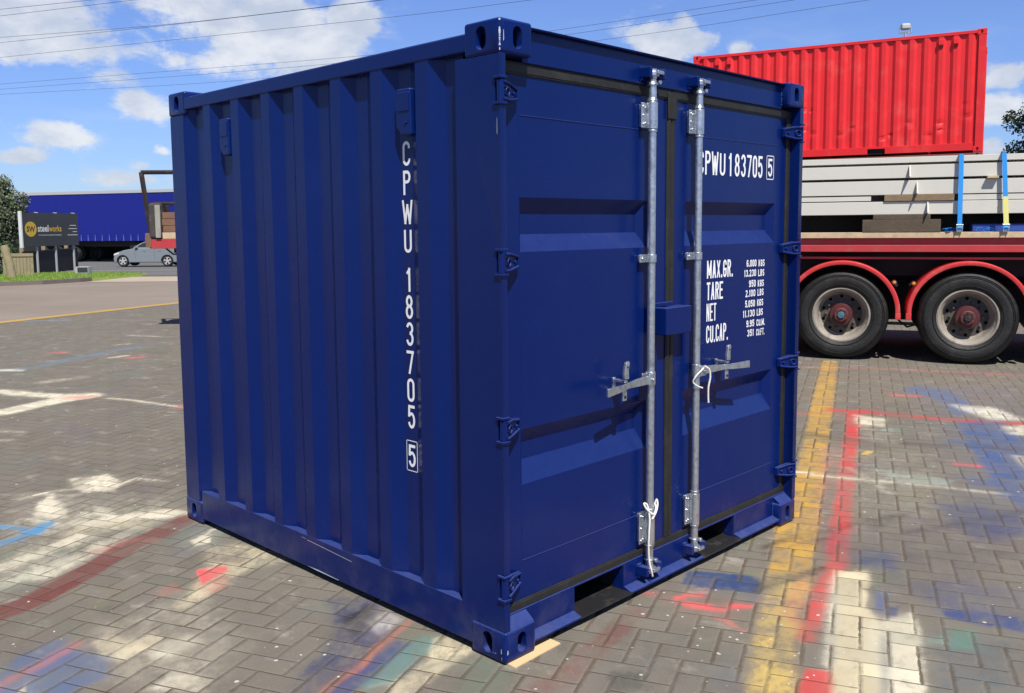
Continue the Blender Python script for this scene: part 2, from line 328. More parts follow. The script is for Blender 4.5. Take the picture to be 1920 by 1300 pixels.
MARKS = [
('P',[(-0.662,3.34),(-0.258,3.346),(0.155,2.897),(-0.089,2.385),(-0.664,2.166),(-1.026,2.099)],0,(0.515,0.491,0.434),0.45,0.15,0.9),
('P',[(-1.097,1.855),(-0.594,1.472),(-0.253,1.106),(-0.603,0.395),(-1.306,1.142)],0,(0.162,0.138,0.138),0.35,0.25,0.7),
('P',[(-0.945,1.407),(-0.448,1.479),(-0.51,0.876),(-0.786,0.641),(-1.04,0.911)],0,(0.552,0.515,0.456),0.35,0.15,0.9),
('P',[(3.846,0.558),(4.19,-0.044),(2.912,-0.537),(2.148,-0.334),(2.481,-0.07)],0,(0.503,0.491,0.434),0.3,0.15,0.9),
('P',[(1.351,-0.977),(1.504,-1.273),(1.073,-1.386),(0.853,-1.153)],0,(0.098,0.138,0.195),0.5,0.1,0.6),
('P',[(0.524,-0.024),(0.731,-0.383),(0.437,-0.71),(0.092,-0.344)],0,(0.107,0.122,0.138),0.4,0.1,0.8),
('P',[(6.693,2.217),(7.787,0.467),(6.319,0.069),(5.107,1.426)],0,(0.305,0.27,0.238),0.25,0.2,0.8),
('P',[(4.647,20.692),(8.354,20.113),(4.947,12.857),(1.869,11.979)],0,(0.188,0.162,0.138),0.2,0.3,0.6),
('L',[(3.022,14.767),(3.633,14.305)],0.14,(0.188,0.352,0.61),0.6,0.05,0.7),
('L',[(4.116,13.862),(4.569,13.174)],0.1,(0.578,0.552,0.491),0.4,0.05,0.7),
('L',[(0.97,8.912),(1.379,8.969),(1.98,9.307),(2.617,9.665),(2.905,9.728)],0.2,(0.114,0.262,0.546),0.5,0.06,0.7),
('L',[(1.849,11.911),(2.072,11.292),(2.459,10.413),(2.752,9.906)],0.08,(0.188,0.262,0.402),0.35,0.05,0.7),
('L',[(0.995,8.997),(1.138,8.777)],0.12,(0.753,0.716,0.631),0.8,0.03,0.6),
('L',[(1.893,10.049),(2.017,9.979)],0.12,(0.855,0.08,0.107),0.7,0.03,0.5),
('L',[(2.404,8.818),(2.503,8.772)],0.12,(0.855,0.08,0.107),0.75,0.03,0.5),
('L',[(2.236,9.011),(2.447,9.045)],0.08,(0.753,0.716,0.631),0.8,0.03,0.6),
('L',[(3.378,11.167),(3.619,10.682)],0.08,(0.753,0.716,0.631),0.65,0.03,0.7),
('L',[(2.776,10.21),(2.941,10.188)],0.07,(0.753,0.716,0.631),0.6,0.03,0.7),
('L',[(0.559,7.508),(0.678,7.122),(0.856,6.799),(1.05,6.662)],0.2,(0.753,0.716,0.631),0.85,0.06,0.7),
('L',[(0.218,6.342),(0.463,6.445),(0.778,6.573),(1.046,6.586)],0.26,(0.753,0.716,0.631),0.95,0.05,0.6),
('L',[(0.912,6.617),(1.045,6.546)],0.14,(0.753,0.223,0.205),0.7,0.05,0.6),
('L',[(1.049,7.727),(1.409,7.766)],0.16,(0.753,0.716,0.631),0.5,0.08,0.8),
('L',[(1.139,6.322),(1.246,6.047),(1.334,5.687),(1.406,5.391)],0.05,(0.753,0.716,0.631),0.85,0.02,0.4),
('L',[(1.395,5.439),(1.413,5.384)],0.06,(0.855,0.08,0.107),0.9,0.02,0.3),
('L',[(-0.01,5.567),(0.107,5.384)],0.06,(0.753,0.716,0.631),0.5,0.04,0.8),
('L',[(-0.114,5.211),(-0.054,5.169)],0.06,(0.753,0.716,0.631),0.5,0.04,0.8),
('L',[(0.595,4.763),(0.688,4.74)],0.05,(0.048,0.051,0.061),0.5,0.03,0.7),
('P',[(-0.15,3.73),(0.074,3.667),(0.052,3.422),(-0.072,3.223),(-0.182,3.343),(-0.194,3.52)],0,(0.753,0.716,0.631),0.95,0.03,1.0),
('P',[(-0.466,3.343),(-0.356,3.452),(-0.36,3.184),(-0.467,2.924),(-0.561,3.093)],0,(0.753,0.716,0.631),0.9,0.03,1.0),
('P',[(-0.253,3.038),(-0.21,2.92),(-0.266,2.746),(-0.311,2.849)],0,(0.753,0.716,0.631),0.85,0.03,1.0),
('L',[(0.02,3.37),(0.139,3.415),(0.243,3.213)],0.035,(0.753,0.716,0.631),0.7,0.02,0.9),
('L',[(-0.533,3.491),(-0.347,3.522),(-0.158,3.447)],0.04,(0.753,0.716,0.631),0.6,0.03,1.0),
('L',[(-0.563,3.678),(-0.403,3.535),(-0.258,3.346)],0.05,(0.753,0.716,0.631),0.4,0.04,1.0),
('L',[(-0.587,3.055),(-0.516,2.785),(-0.351,2.933)],0.05,(0.753,0.716,0.631),0.5,0.04,1.0),
('P',[(-0.321,3.337),(0.216,3.243),(0.166,2.885),(-0.251,2.893)],0,(0.102,0.089,0.098),0.45,0.1,0.8),
('L',[(-0.412,2.735),(-0.216,2.692),(-0.067,2.625),(0.011,2.5)],0.13,(0.753,0.716,0.631),0.8,0.04,0.8),
('L',[(-0.49,2.634),(-0.284,2.597),(-0.186,2.428)],0.12,(0.73,0.658,0.485),0.45,0.06,0.8),
('L',[(-0.941,2.387),(-0.753,2.466),(-0.528,2.533)],0.12,(0.753,0.716,0.631),0.55,0.05,0.8),
('L',[(-1.007,2.164),(-0.866,2.192),(-0.733,2.241)],0.1,(0.61,0.658,0.578),0.55,0.05,0.8),
('L',[(-0.835,2.113),(-0.606,2.256),(-0.372,2.387)],0.1,(0.753,0.716,0.631),0.45,0.05,0.9),
('P',[(-0.347,2.479),(0.034,2.515),(0.085,2.135),(-0.092,1.861),(-0.253,1.928),(-0.315,2.326)],0,(0.15,0.202,0.202),0.55,0.06,0.7),
('L',[(-0.835,2.75),(-0.758,2.759),(-0.665,2.798),(-0.56,2.908)],0.075,(0.045,0.262,0.61),0.9,0.012,0.3),
('L',[(-0.751,3.038),(-0.681,2.926),(-0.682,2.841)],0.05,(0.045,0.262,0.61),0.75,0.015,0.5),
('L',[(-1.167,1.819),(-0.969,1.873),(-0.806,1.966),(-0.589,2.106),(-0.374,2.253),(-0.212,2.309),(-0.0,2.432)],0.15,(0.181,0.048,0.045),0.88,0.02,0.5),
('L',[(-0.542,2.292),(-0.379,2.304),(-0.277,2.227)],0.08,(0.402,0.156,0.141),0.4,0.04,0.6),
('P',[(-0.151,2.079),(-0.068,2.129),(-0.045,2.082),(-0.106,1.987),(-0.176,1.995)],0,(0.753,0.716,0.631),0.95,0.012,1.0),
('L',[(-0.062,2.112),(0.01,2.166),(0.05,2.099),(0.104,2.114)],0.02,(0.753,0.716,0.631),0.85,0.01,0.8),
('P',[(-0.156,1.929),(-0.026,1.878),(0.109,1.58),(0.08,1.466),(-0.078,1.487),(-0.197,1.493),(-0.554,1.312),(-0.58,1.363),(-0.257,1.68)],0,(0.73,0.658,0.485),0.5,0.05,0.9),
('P',[(-0.173,1.842),(-0.085,1.644),(-0.146,1.61),(-0.233,1.752)],0,(0.114,0.091,0.122),0.6,0.03,0.6),
('P',[(-0.323,1.684),(-0.204,1.633),(-0.223,1.577),(-0.32,1.533),(-0.385,1.506)],0,(0.855,0.08,0.107),1,0.01,0.3),
('P',[(-0.531,1.61),(-0.455,1.616),(-0.472,1.505),(-0.598,1.516)],0,(0.515,0.156,0.141),0.5,0.03,0.6),
('P',[(-0.296,1.58),(-0.246,1.526),(-0.344,1.368),(-0.414,1.401)],0,(0.515,0.188,0.171),0.5,0.04,0.6),
('P',[(-0.936,1.298),(-0.875,1.299),(-0.83,1.185),(-0.876,1.126),(-0.96,1.136)],0,(0.73,0.658,0.485),0.5,0.03,0.8),
('P',[(-0.968,1.115),(-0.744,1.192),(-0.743,1.124),(-0.936,1.051)],0,(0.73,0.658,0.485),0.5,0.025,0.8),
('P',[(-0.834,1.082),(-0.658,1.1),(-0.637,1.011),(-0.777,0.941),(-0.84,0.978)],0,(0.753,0.716,0.631),0.5,0.04,0.9),
('P',[(-0.966,0.781),(-0.832,0.826),(-0.75,0.711),(-0.816,0.621)],0,(0.753,0.716,0.631),0.5,0.04,0.9),
('P',[(-1.357,1.196),(-1.184,1.375),(-1.005,1.417),(-1.003,1.261),(-0.933,1.107),(-1.024,0.975),(-1.168,0.945),(-1.339,1.028)],0,(0.061,0.138,0.376),0.62,0.04,0.6),
('L',[(-1.331,1.169),(-1.215,1.217),(-1.135,1.246),(-0.997,1.318)],0.05,(0.61,0.188,0.156),0.5,0.03,0.6),
('P',[(-1.268,1.102),(-1.218,1.127),(-1.249,1.056)],0,(0.753,0.716,0.631),0.8,0.01,0.8),
('P',[(-0.098,0.981),(0.043,0.87),(0.002,0.569),(-0.303,0.376),(-0.593,0.284),(-0.69,0.388),(-0.401,0.57),(-0.238,0.72)],0,(0.054,0.065,0.162),0.6,0.05,0.8),
('P',[(-0.159,0.778),(-0.039,0.761),(-0.115,0.624),(-0.229,0.643)],0,(0.032,0.034,0.042),0.5,0.04,0.9),
('P',[(-0.109,0.667),(0.009,0.687),(0.006,0.58),(-0.147,0.541)],0,(0.61,0.61,0.68),0.65,0.03,0.8),
('P',[(-0.287,0.413),(-0.131,0.452),(-0.116,0.391),(-0.373,0.283),(-0.544,0.232),(-0.593,0.284)],0,(0.027,0.065,0.254),0.75,0.025,0.8),
('P',[(-0.174,0.377),(-0.048,0.41),(-0.007,0.339),(-0.13,0.282),(-0.345,0.199),(-0.441,0.223),(-0.432,0.265)],0,(0.091,0.262,0.305),0.75,0.03,0.6),
('P',[(-0.021,0.354),(0.042,0.326),(0.007,0.184),(-0.117,0.15),(-0.398,0.077),(-0.471,0.154),(-0.157,0.251)],0,(0.73,0.658,0.485),0.65,0.03,0.8),
('L',[(-0.617,0.31),(-0.455,0.359),(-0.389,0.371),(-0.255,0.439),(-0.144,0.485),(0.005,0.545)],0.035,(0.515,0.175,0.107),0.6,0.015,0.8),
('P',[(-0.077,0.137),(-0.012,0.108),(-0.008,-0.012),(-0.074,-0.115),(-0.228,-0.104),(-0.301,-0.026)],0,(0.065,0.195,0.15),0.36,0.05,0.8),
('P',[(2.481,-0.07),(3.052,-0.256),(3.631,-0.731),(2.069,-1.136),(1.547,-0.822),(1.801,-0.485)],0,(0.117,0.102,0.089),0.35,0.2,0.7),
('P',[(0.188,6.243),(1.342,5.289),(0.464,3.431),(-0.411,4.198)],0,(0.162,0.144,0.122),0.35,0.2,0.8),
('L',[(-0.082,-0.209),(0.107,-0.201),(0.303,-0.149),(0.478,-0.113),(0.691,-0.057)],0.1,(0.216,0.054,0.048),0.45,0.04,0.7),
('P',[(0.23,-0.305),(0.294,-0.373),(0.203,-0.462),(0.117,-0.37)],0,(0.042,0.054,0.048),0.6,0.04,0.8),
('P',[(0.881,-0.028),(1.059,-0.179),(1.143,-0.309),(0.856,-0.449),(0.697,-0.209)],0,(0.231,0.188,0.162),0.3,0.06,0.6),
('P',[(1.199,0.02),(1.265,-0.023),(1.354,-0.255),(1.197,-0.334),(1.099,-0.18),(1.069,-0.038)],0,(0.025,0.061,0.223),0.85,0.02,0.7),
('L',[(0.912,-0.11),(0.978,-0.125),(1.026,-0.168)],0.03,(0.855,0.08,0.107),0.9,0.012,0.6),
('L',[(0.891,-0.166),(0.927,-0.235),(0.949,-0.312)],0.04,(0.855,0.08,0.107),0.95,0.01,0.4),
('L',[(1.019,-0.326),(1.05,-0.367)],0.045,(0.855,0.08,0.107),0.85,0.015,0.5),
('P',[(0.863,-0.301),(0.891,-0.381),(0.836,-0.495),(0.834,-0.438)],0,(0.753,0.156,0.171),0.6,0.02,0.6),
('L',[(0.863,0.056),(0.878,-0.009)],0.04,(0.855,0.08,0.107),0.5,0.03,0.6),
('P',[(6.778,1.144),(7.225,0.201),(2.818,-0.942),(2.764,-0.64),(4.19,-0.044)],0,(0.117,0.162,0.352),0.32,0.2,0.9),
('P',[(2.229,-0.185),(2.818,-0.942),(1.61,-1.254),(1.442,-0.861),(1.676,-0.539)],0,(0.138,0.127,0.188),0.28,0.2,0.9),
('P',[(6.62,2.301),(8.525,0.667),(5.487,-0.25),(4.327,1.038)],0,(0.188,0.15,0.138),0.3,0.2,0.8),
('L',[(6.988,2.427),(7.369,1.935),(7.598,1.452),(7.82,0.932),(8.05,0.414)],0.1,(0.61,0.156,0.127),0.5,0.04,0.7),
('L',[(4.725,1.283),(4.909,1.046)],0.1,(0.61,0.127,0.114),0.5,0.04,0.7),
('P',[(7.622,2.413),(7.74,2.277),(5.296,1.214),(3.975,0.649),(2.943,0.199),(2.031,-0.207),(1.539,-0.391),(1.417,-0.26),(1.953,-0.007),(2.491,0.203),(3.423,0.587),(4.954,1.254)],0,(0.61,0.352,0.038),0.8,0.02,0.9),
('P',[(1.428,-0.254),(1.547,-0.399),(1.012,-0.615),(0.756,-0.722),(0.496,-0.872),(0.37,-0.738),(0.899,-0.494)],0,(0.672,0.479,0.117),0.66,0.05,0.9),
('P',[(1.498,-0.347),(1.584,-0.394),(0.927,-0.657),(1.089,-0.484)],0,(0.61,0.156,0.114),0.35,0.05,0.7),
('L',[(5.079,1.115),(5.15,0.971),(5.204,0.813)],0.12,(0.68,0.032,0.045),0.8,0.03,0.8),
('L',[(5.183,0.804),(5.252,0.57),(5.298,0.336),(5.39,0.085),(5.569,-0.229)],0.12,(0.578,0.061,0.061),0.7,0.04,0.7),
('L',[(5.15,0.971),(4.093,0.519)],0.1,(0.68,0.032,0.045),0.85,0.02,0.7),
('L',[(4.083,0.53),(3.507,0.292),(2.81,0.008),(2.298,-0.197)],0.095,(0.68,0.032,0.045),0.78,0.03,0.8),
('L',[(2.298,-0.197),(1.95,-0.341),(1.723,-0.449)],0.1,(0.68,0.045,0.061),0.6,0.03,0.8),
('L',[(1.744,-0.424),(1.418,-0.522),(1.192,-0.594),(0.943,-0.675)],0.075,(0.68,0.032,0.045),0.66,0.03,0.7),
('P',[(3.796,0.613),(4.021,0.598),(3.089,0.193),(2.442,-0.027),(2.096,-0.162)],0,(0.68,0.188,0.171),0.3,0.05,0.7),
('P',[(0.716,-0.783),(0.768,-0.861),(0.58,-0.961),(0.486,-0.862)],0,(0.68,0.032,0.045),0.95,0.02,0.4),
('P',[(4.984,0.899),(5.061,0.659),(4.711,0.528),(4.679,0.732)],0,(0.753,0.716,0.631),0.7,0.03,0.7),
('P',[(4.629,0.702),(4.729,0.454),(4.17,0.2),(4.149,0.457)],0,(0.753,0.716,0.631),0.25,0.06,0.9),
('L',[(3.074,0.46),(3.113,0.273),(3.166,0.109)],0.045,(0.831,0.791,0.701),0.8,0.015,0.6),
('L',[(3.166,0.109),(3.219,-0.034),(3.302,-0.225),(3.372,-0.4),(3.455,-0.679)],0.05,(0.753,0.73,0.658),0.55,0.02,0.8),
('P',[(6.316,1.019),(6.697,1.012),(6.667,0.747),(6.399,0.528),(5.785,0.165),(5.574,0.304),(6.144,0.626)],0,(0.076,0.144,0.402),0.65,0.05,0.7),
('P',[(5.233,0.173),(5.543,-0.026),(4.922,-0.396),(3.195,-0.844),(3.469,-0.633),(4.221,-0.289)],0,(0.048,0.107,0.342),0.75,0.06,0.6),
('P',[(5.958,0.473),(6.077,0.168),(5.696,-0.196),(5.515,0.005)],0,(0.791,0.776,0.73),0.7,0.05,0.9),
('P',[(5.365,-0.115),(5.487,-0.25),(5.138,-0.34),(5.103,-0.225)],0,(0.753,0.716,0.631),0.7,0.04,0.8),
('P',[(4.439,-0.424),(4.464,-0.515),(4.143,-0.598)],0,(0.753,0.716,0.631),0.6,0.03,0.8),
('L',[(4.581,-0.02),(4.525,-0.145)],0.1,(0.048,0.114,0.376),0.6,0.04,0.6),
('L',[(4.621,0.492),(4.684,0.396)],0.06,(0.102,0.305,0.352),0.6,0.03,0.5),
('L',[(3.97,-0.236),(3.98,-0.362)],0.05,(0.855,0.08,0.107),0.9,0.015,0.4),
('L',[(6.091,0.991),(6.166,0.828)],0.07,(0.855,0.08,0.107),0.8,0.03,0.5),
('P',[(3.83,0.352),(3.927,0.289),(3.777,0.282)],0,(0.871,0.578,0.045),0.9,0.01,0.8),
('P',[(3.433,0.086),(3.568,-0.062),(3.522,-0.366),(3.384,-0.381),(3.284,-0.106)],0,(0.305,0.376,0.376),0.5,0.04,0.7),
('P',[(3.666,-0.35),(3.713,-0.489),(3.596,-0.612),(3.49,-0.496)],0,(0.048,0.114,0.376),0.5,0.04,0.7),
('P',[(2.382,-0.289),(2.709,-0.385),(2.514,-0.431),(2.298,-0.38)],0,(0.08,0.08,0.089),0.4,0.04,0.7),
('P',[(3.0,-0.423),(3.195,-0.844),(2.731,-0.964),(2.521,-0.793),(2.682,-0.614)],0,(0.048,0.068,0.216),0.5,0.08,0.7),
('P',[(1.967,-0.412),(2.088,-0.543),(1.837,-0.666),(1.801,-0.485)],0,(0.054,0.089,0.262),0.5,0.06,0.8),
('P',[(1.896,-0.174),(2.151,-0.221),(2.074,-0.366),(1.798,-0.384)],0,(0.127,0.084,0.117),0.35,0.06,0.7),
('P',[(1.717,-0.758),(1.904,-0.872),(2.013,-1.16),(1.696,-1.242),(1.634,-1.104),(1.53,-0.955)],0,(0.076,0.093,0.223),0.4,0.08,0.7),
('P',[(1.555,-0.967),(1.661,-1.096),(1.696,-1.242),(1.567,-1.275),(1.519,-1.157),(1.497,-1.007)],0,(0.034,0.068,0.27),0.7,0.03,0.8),
('P',[(1.39,-1.039),(1.446,-1.112),(1.282,-1.175),(1.233,-1.098)],0,(0.084,0.27,0.238),0.55,0.035,0.6),
('P',[(1.243,-0.995),(1.321,-1.046),(1.237,-1.084),(1.183,-1.026)],0,(0.188,0.376,0.376),0.45,0.03,0.5),
('P',[(1.653,-0.468),(1.765,-0.569),(1.61,-0.643),(1.378,-0.718),(1.319,-0.803),(0.676,-1.063),(0.568,-0.949),(1.105,-0.715)],0,(0.73,0.658,0.485),0.92,0.03,0.5),
('P',[(1.434,-0.539),(1.655,-0.469),(1.21,-0.687),(0.773,-0.854),(0.784,-0.81)],0,(0.61,0.61,0.552),0.7,0.04,0.6),
('P',[(1.212,-0.794),(1.464,-0.885),(1.282,-0.971),(0.783,-1.177),(0.676,-1.063)],0,(0.761,0.73,0.631),0.75,0.03,0.6),
('P',[(1.342,-0.755),(1.442,-0.861),(1.374,-0.897),(1.305,-0.787)],0,(0.305,0.287,0.262),0.5,0.02,0.6),
('P',[(1.558,-0.672),(1.588,-0.721),(1.341,-0.826),(1.354,-0.767)],0,(0.098,0.138,0.305),0.65,0.03,0.6),
('P',[(1.44,-0.785),(1.47,-0.816),(1.365,-0.852),(1.349,-0.821)],0,(0.027,0.054,0.223),0.7,0.015,0.6),
('P',[(1.156,-0.869),(1.181,-0.896),(0.702,-1.091),(0.678,-1.066)],0,(0.156,0.195,0.262),0.5,0.03,0.5),
('L',[(1.25,-0.3),(1.437,-0.353),(1.659,-0.409)],0.05,(0.048,0.051,0.061),0.45,0.03,0.8),
('L',[(4.075,0.912),(4.149,0.457),(4.344,0.009)],0.08,(0.048,0.051,0.061),0.3,0.05,0.8),
('L',[(4.001,0.917),(4.095,0.713)],0.12,(0.156,0.156,0.045),0.4,0.04,0.6),
('L',[(1.801,-0.485),(2.035,-0.589),(2.481,-1.017)],0.1,(0.048,0.051,0.061),0.2,0.08,0.9),
('L',[(1.696,-0.067),(1.982,-0.132),(2.182,-0.207),(2.424,-0.271),(2.682,-0.395)],0.05,(0.045,0.045,0.051),0.5,0.02,1.0),
('L',[(1.611,-0.122),(1.882,-0.181),(2.076,-0.256)],0.025,(0.045,0.048,0.054),0.45,0.015,1.0),
('L',[(1.206,-0.311),(1.376,-0.359),(1.575,-0.411)],0.03,(0.04,0.061,0.089),0.7,0.012,0.9),
('L',[(1.286,-0.279),(1.47,-0.336),(1.692,-0.407)],0.02,(0.061,0.054,0.054),0.6,0.012,0.9),
('L',[(4.124,0.936),(4.161,0.541),(4.407,0.031),(4.669,-0.462)],0.09,(0.076,0.076,0.08),0.5,0.04,0.9),
('L',[(3.381,0.237),(3.197,-0.011),(2.99,-0.189)],0.04,(0.578,0.565,0.515),0.4,0.02,1.0),
('L',[(2.408,-0.498),(2.72,-0.654),(3.195,-0.844)],0.06,(0.061,0.058,0.065),0.4,0.03,0.9),
('P',[(-0.174,0.757),(-0.023,0.782),(-0.086,0.628),(-0.242,0.59)],0,(0.027,0.03,0.042),0.55,0.03,0.9),
('L',[(-0.143,0.149),(-0.05,0.166),(-0.003,0.159)],0.012,(0.305,0.296,0.262),0.6,0.008,1.0),
('L',[(-0.407,0.239),(-0.239,0.212),(-0.077,0.165)],0.02,(0.305,0.305,0.287),0.6,0.01,1.0),
('L',[(-0.471,3.992),(-0.126,3.887),(0.26,3.654)],0.05,(0.102,0.089,0.08),0.3,0.05,0.9),
('L',[(-0.278,4.651),(0.185,4.361),(0.555,3.737)],0.09,(0.305,0.296,0.262),0.3,0.06,0.9)
]
# ------------------------------------------------------------------ ground
FH = Vector((.717, .697)); FH.normalize()
def gz(x, y):
    D = (x-CAM.x)*FH.x + (y-CAM.y)*FH.y
    return -.0155*min(max(D-20, 0), 30)
def terrain(name, mt, pts, dz, n=1):
    """polygon sheet draped over the terrain"""
    vs = [(x, y, gz(x, y)+dz) for x, y in pts]
    me = bpy.data.meshes.new(name); me.from_pydata(vs, [], [tuple(range(len(vs)))]); me.materials.append(mt)
    return tag(link(bpy.data.objects.new(name, me)), kind='structure')

def groundmat(name, lo, hi, fleck, rough=.9):
    mt = bpy.data.materials.new(name); mt.use_nodes = True; k = G(mt.node_tree); b = mt.node_tree.nodes['Principled BSDF']
    p = k.add('ShaderNodeNewGeometry').outputs['Position']
    c = k.mix(k.step(k.noise(p, .35, 6, .62), .3, .7), lo, hi)
    c = k.mix(k.m('MULTIPLY', k.step(k.noise(p, 3, 6, .7), .5, .75), .35), c, fleck)
    c = k.mix(k.m('MULTIPLY', k.noise(p, 90, 3, .7), .25), c, tuple(v*.5 for v in lo))
    k.put(b.inputs['Base Color'], c); b.inputs['Roughness'].default_value = rough
    bp = k.add('ShaderNodeBump'); bp.inputs['Strength'].default_value = .4; bp.inputs['Distance'].default_value = .004
    k.put(bp.inputs['Height'], k.noise(p, 140, 3, .7)); k.put(b.inputs['Normal'], bp.outputs[0])
    return mt
m_asph = groundmat('worn_pink_asphalt', (.225, .185, .150), (.275, .228, .188), (.19, .16, .13))
m_strip = groundmat('pale_concrete_strip', (.40, .33, .25), (.46, .38, .29), (.32, .27, .21))
m_road = groundmat('road_asphalt', (.12, .12, .122), (.15, .15, .15), (.09, .09, .09))

# big ground sheet with a dip far from the camera
vs = []; fs = []; NX = 60
ax = [-1500, -600, -250, -120] + [(-90+i*3) for i in range(0, 61)] + [130, 260, 600, 1500]
for yy in ax:
    for xx in ax: vs.append((xx, yy, gz(xx, yy)-.030))
K = len(ax)
for j in range(K-1):
    for i in range(K-1): fs.append((j*K+i, j*K+i+1, (j+1)*K+i+1, (j+1)*K+i))
me = bpy.data.meshes.new('ground'); me.from_pydata(vs, [], fs); me.materials.append(m_asph)
ground = tag(link(bpy.data.objects.new('ground', me)), kind='structure')
def sheet(name, mt, quad, dz, nu=24, nv=8):
    """four corners, subdivided and draped"""
    a, b, c, d = [Vector(q) for q in quad]; vs = []; fs = []
    for j in range(nv+1):
        for i in range(nu+1):
            s, t = i/nu, j/nv; p = (a*(1-s)+b*s)*(1-t)+(d*(1-s)+c*s)*t; vs.append((p.x, p.y, gz(p.x, p.y)+dz))
    for j in range(nv):
        for i in range(nu): fs.append((j*(nu+1)+i, j*(nu+1)+i+1, (j+1)*(nu+1)+i+1, (j+1)*(nu+1)+i))
    me = bpy.data.meshes.new(name); me.from_pydata(vs, [], fs); me.materials.append(mt)
    return tag(link(bpy.data.objects.new(name, me)), kind='structure')

# paved yard: a fan of rings, fine enough to carry the spilt paint as a colour attribute
line_a = np.array([2.65, 14.64]); line_d = np.array([6.48-2.65, 16.09-14.64]); line_d /= np.linalg.norm(line_d); line_n = np.array([-line_d[1], line_d[0]])
c0 = np.array([-2.18, -2.17])
ths = np.concatenate([np.arange(-180, 4, 6.), np.arange(6, 90, .1), np.arange(90, 181, 6.)])   # bearing, 0 = +Y
ths = np.unique(np.round(ths, 3)); rad = np.radians(ths); dirs = np.stack([np.sin(rad), np.cos(rad)], 1)
dn = dirs @ line_n; dist = ((line_a-c0) @ line_n)/np.where(np.abs(dn) < 1e-4, 1e-4, dn)
rmax = np.where((dn > 0.02) & (dist < 48), dist, 48.)
NR = 400; tt = np.concatenate([[0], np.linspace(0, 1, NR)]); r0 = 1.7
rr = r0*(rmax[:, None]/r0)**tt[None, :]; rr[:, 0] = .02
px = c0[0]+dirs[:, 0:1]*rr; py = c0[1]+dirs[:, 1:2]*rr
D = np.clip((px-CAM.x)*FH.x+(py-CAM.y)*FH.y-20, 0, 30); pz = -.0155*D-.006
V = np.stack([px, py, pz], -1).reshape(-1, 3); nT, nR = px.shape
ii, jj = np.meshgrid(np.arange(nT-1), np.arange(nR-1), indexing='ij'); a = (ii*nR+jj).ravel()
F4 = np.stack([a, a+1, a+nR+1, a+nR], 1)[:, ::-1]
F4 = F4[:, ::-1]
me = bpy.data.meshes.new('paving'); me.vertices.add(len(V)); me.vertices.foreach_set('co', V.ravel().astype(np.float32))
me.loops.add(F4.size); me.loops.foreach_set('vertex_index', F4.ravel().astype(np.int32))
me.polygons.add(len(F4)); me.polygons.foreach_set('loop_start', np.arange(0, F4.size, 4, dtype=np.int32))
me.update(calc_edges=True)
if me.polygons[0].normal.z < 0: me.flip_normals()
X = V[:, 0]; Yv = V[:, 1]
def vnoise(x, y, seed):
    xi = np.floor(x).astype(np.int64); yi = np.floor(y).astype(np.int64); fx = x-xi; fy = y-yi
    fx = fx*fx*(3-2*fx); fy = fy*fy*(3-2*fy)
    def h(a, b):
        n = (a*374761393+b*668265263+seed*974711) & 0x7fffffff; n = ((n ^ (n >> 13))*1274126177) & 0x7fffffff
        return ((n ^ (n >> 16)) & 0xffff)/65535.
    return (h(xi, yi)*(1-fx)+h(xi+1, yi)*fx)*(1-fy)+(h(xi, yi+1)*(1-fx)+h(xi+1, yi+1)*fx)*fy
def fbm(x, y, s, seed): return (vnoise(x*s, y*s, seed)+.5*vnoise(x*s*2.1, y*s*2.1, seed+1)+.25*vnoise(x*s*4.3, y*s*4.3, seed+2))/1.75-.5
RGB = np.zeros((len(V), 3)); AL = np.zeros(len(V))
def seg_d(x, y, p, q):
    d = np.array(q)-np.array(p); L2 = max(d @ d, 1e-9); t = np.clip(((x-p[0])*d[0]+(y-p[1])*d[1])/L2, 0, 1)
    return np.hypot(x-p[0]-t*d[0], y-p[1]-t*d[1])
PASSES = []
for m_ in MARKS:                                      # thin overspray round every painted mark, then the mark itself
    if m_[5] < .1 and m_[4] > .45: PASSES.append((m_[0], m_[1], m_[2]+.02, m_[3], m_[4]*.28, .12, .95))
    PASSES.append(m_)
for n_, (kind, pts, wd, col, al, sf, rg) in enumerate(PASSES):
    P_ = np.array(pts); mg = .5+wd
    sel = np.where((X > P_[:, 0].min()-mg) & (X < P_[:, 0].max()+mg) & (Yv > P_[:, 1].min()-mg) & (Yv < P_[:, 1].max()+mg))[0]
    if not len(sel): continue
    x, y = X[sel], Yv[sel]; dcam = np.hypot(x-c0[0], y-c0[1])
    amp = rg*(.035+.25*sf)
    xw = x+amp*fbm(x, y, 9, n_*7+1); yw = y+amp*fbm(x, y, 9, n_*7+3)
    d = np.full(len(sel), 1e9); ring = list(zip(pts, pts[1:]))+([(pts[-1], pts[0])] if kind == 'P' else [])
    for p, q in ring: d = np.minimum(d, seg_d(xw, yw, p, q))
    if kind == 'P':
        ins = np.zeros(len(sel), bool)
        for (x1, y1), (x2, y2) in ring: ins ^= ((y1 > yw) != (y2 > yw)) & (xw < (x2-x1)*(yw-y1)/((y2-y1) or 1e-9)+x1)
        sd = np.where(ins, -d, d)
    else: sd = d-wd/2
    soft_ = max(sf*.5, .005)*(1+.12*dcam)
    a_ = np.clip(.5-sd/(2*soft_), 0, 1); a_ = a_*a_*(3-2*a_)
    wear = fbm(x, y, 14, n_*5+2)*1.2+fbm(x, y, 45, n_*5+4)*1.0
    a_ = a_*al*np.clip(1-rg*.75*np.clip(wear+.30, 0, 1.2)*1.3, 0, 1)
    A0 = AL[sel]; A1 = a_+A0*(1-a_)
    RGB[sel] = np.where(A1[:, None] > 1e-5, ((np.array(col)*.86+np.mean(col)*.14)*np.array([.90, .86, .74])*a_[:, None]+RGB[sel]*(A0*(1-a_))[:, None])/np.maximum(A1, 1e-5)[:, None], 0)
    AL[sel] = A1
at = me.color_attributes.new('paint', 'FLOAT_COLOR', 'POINT')
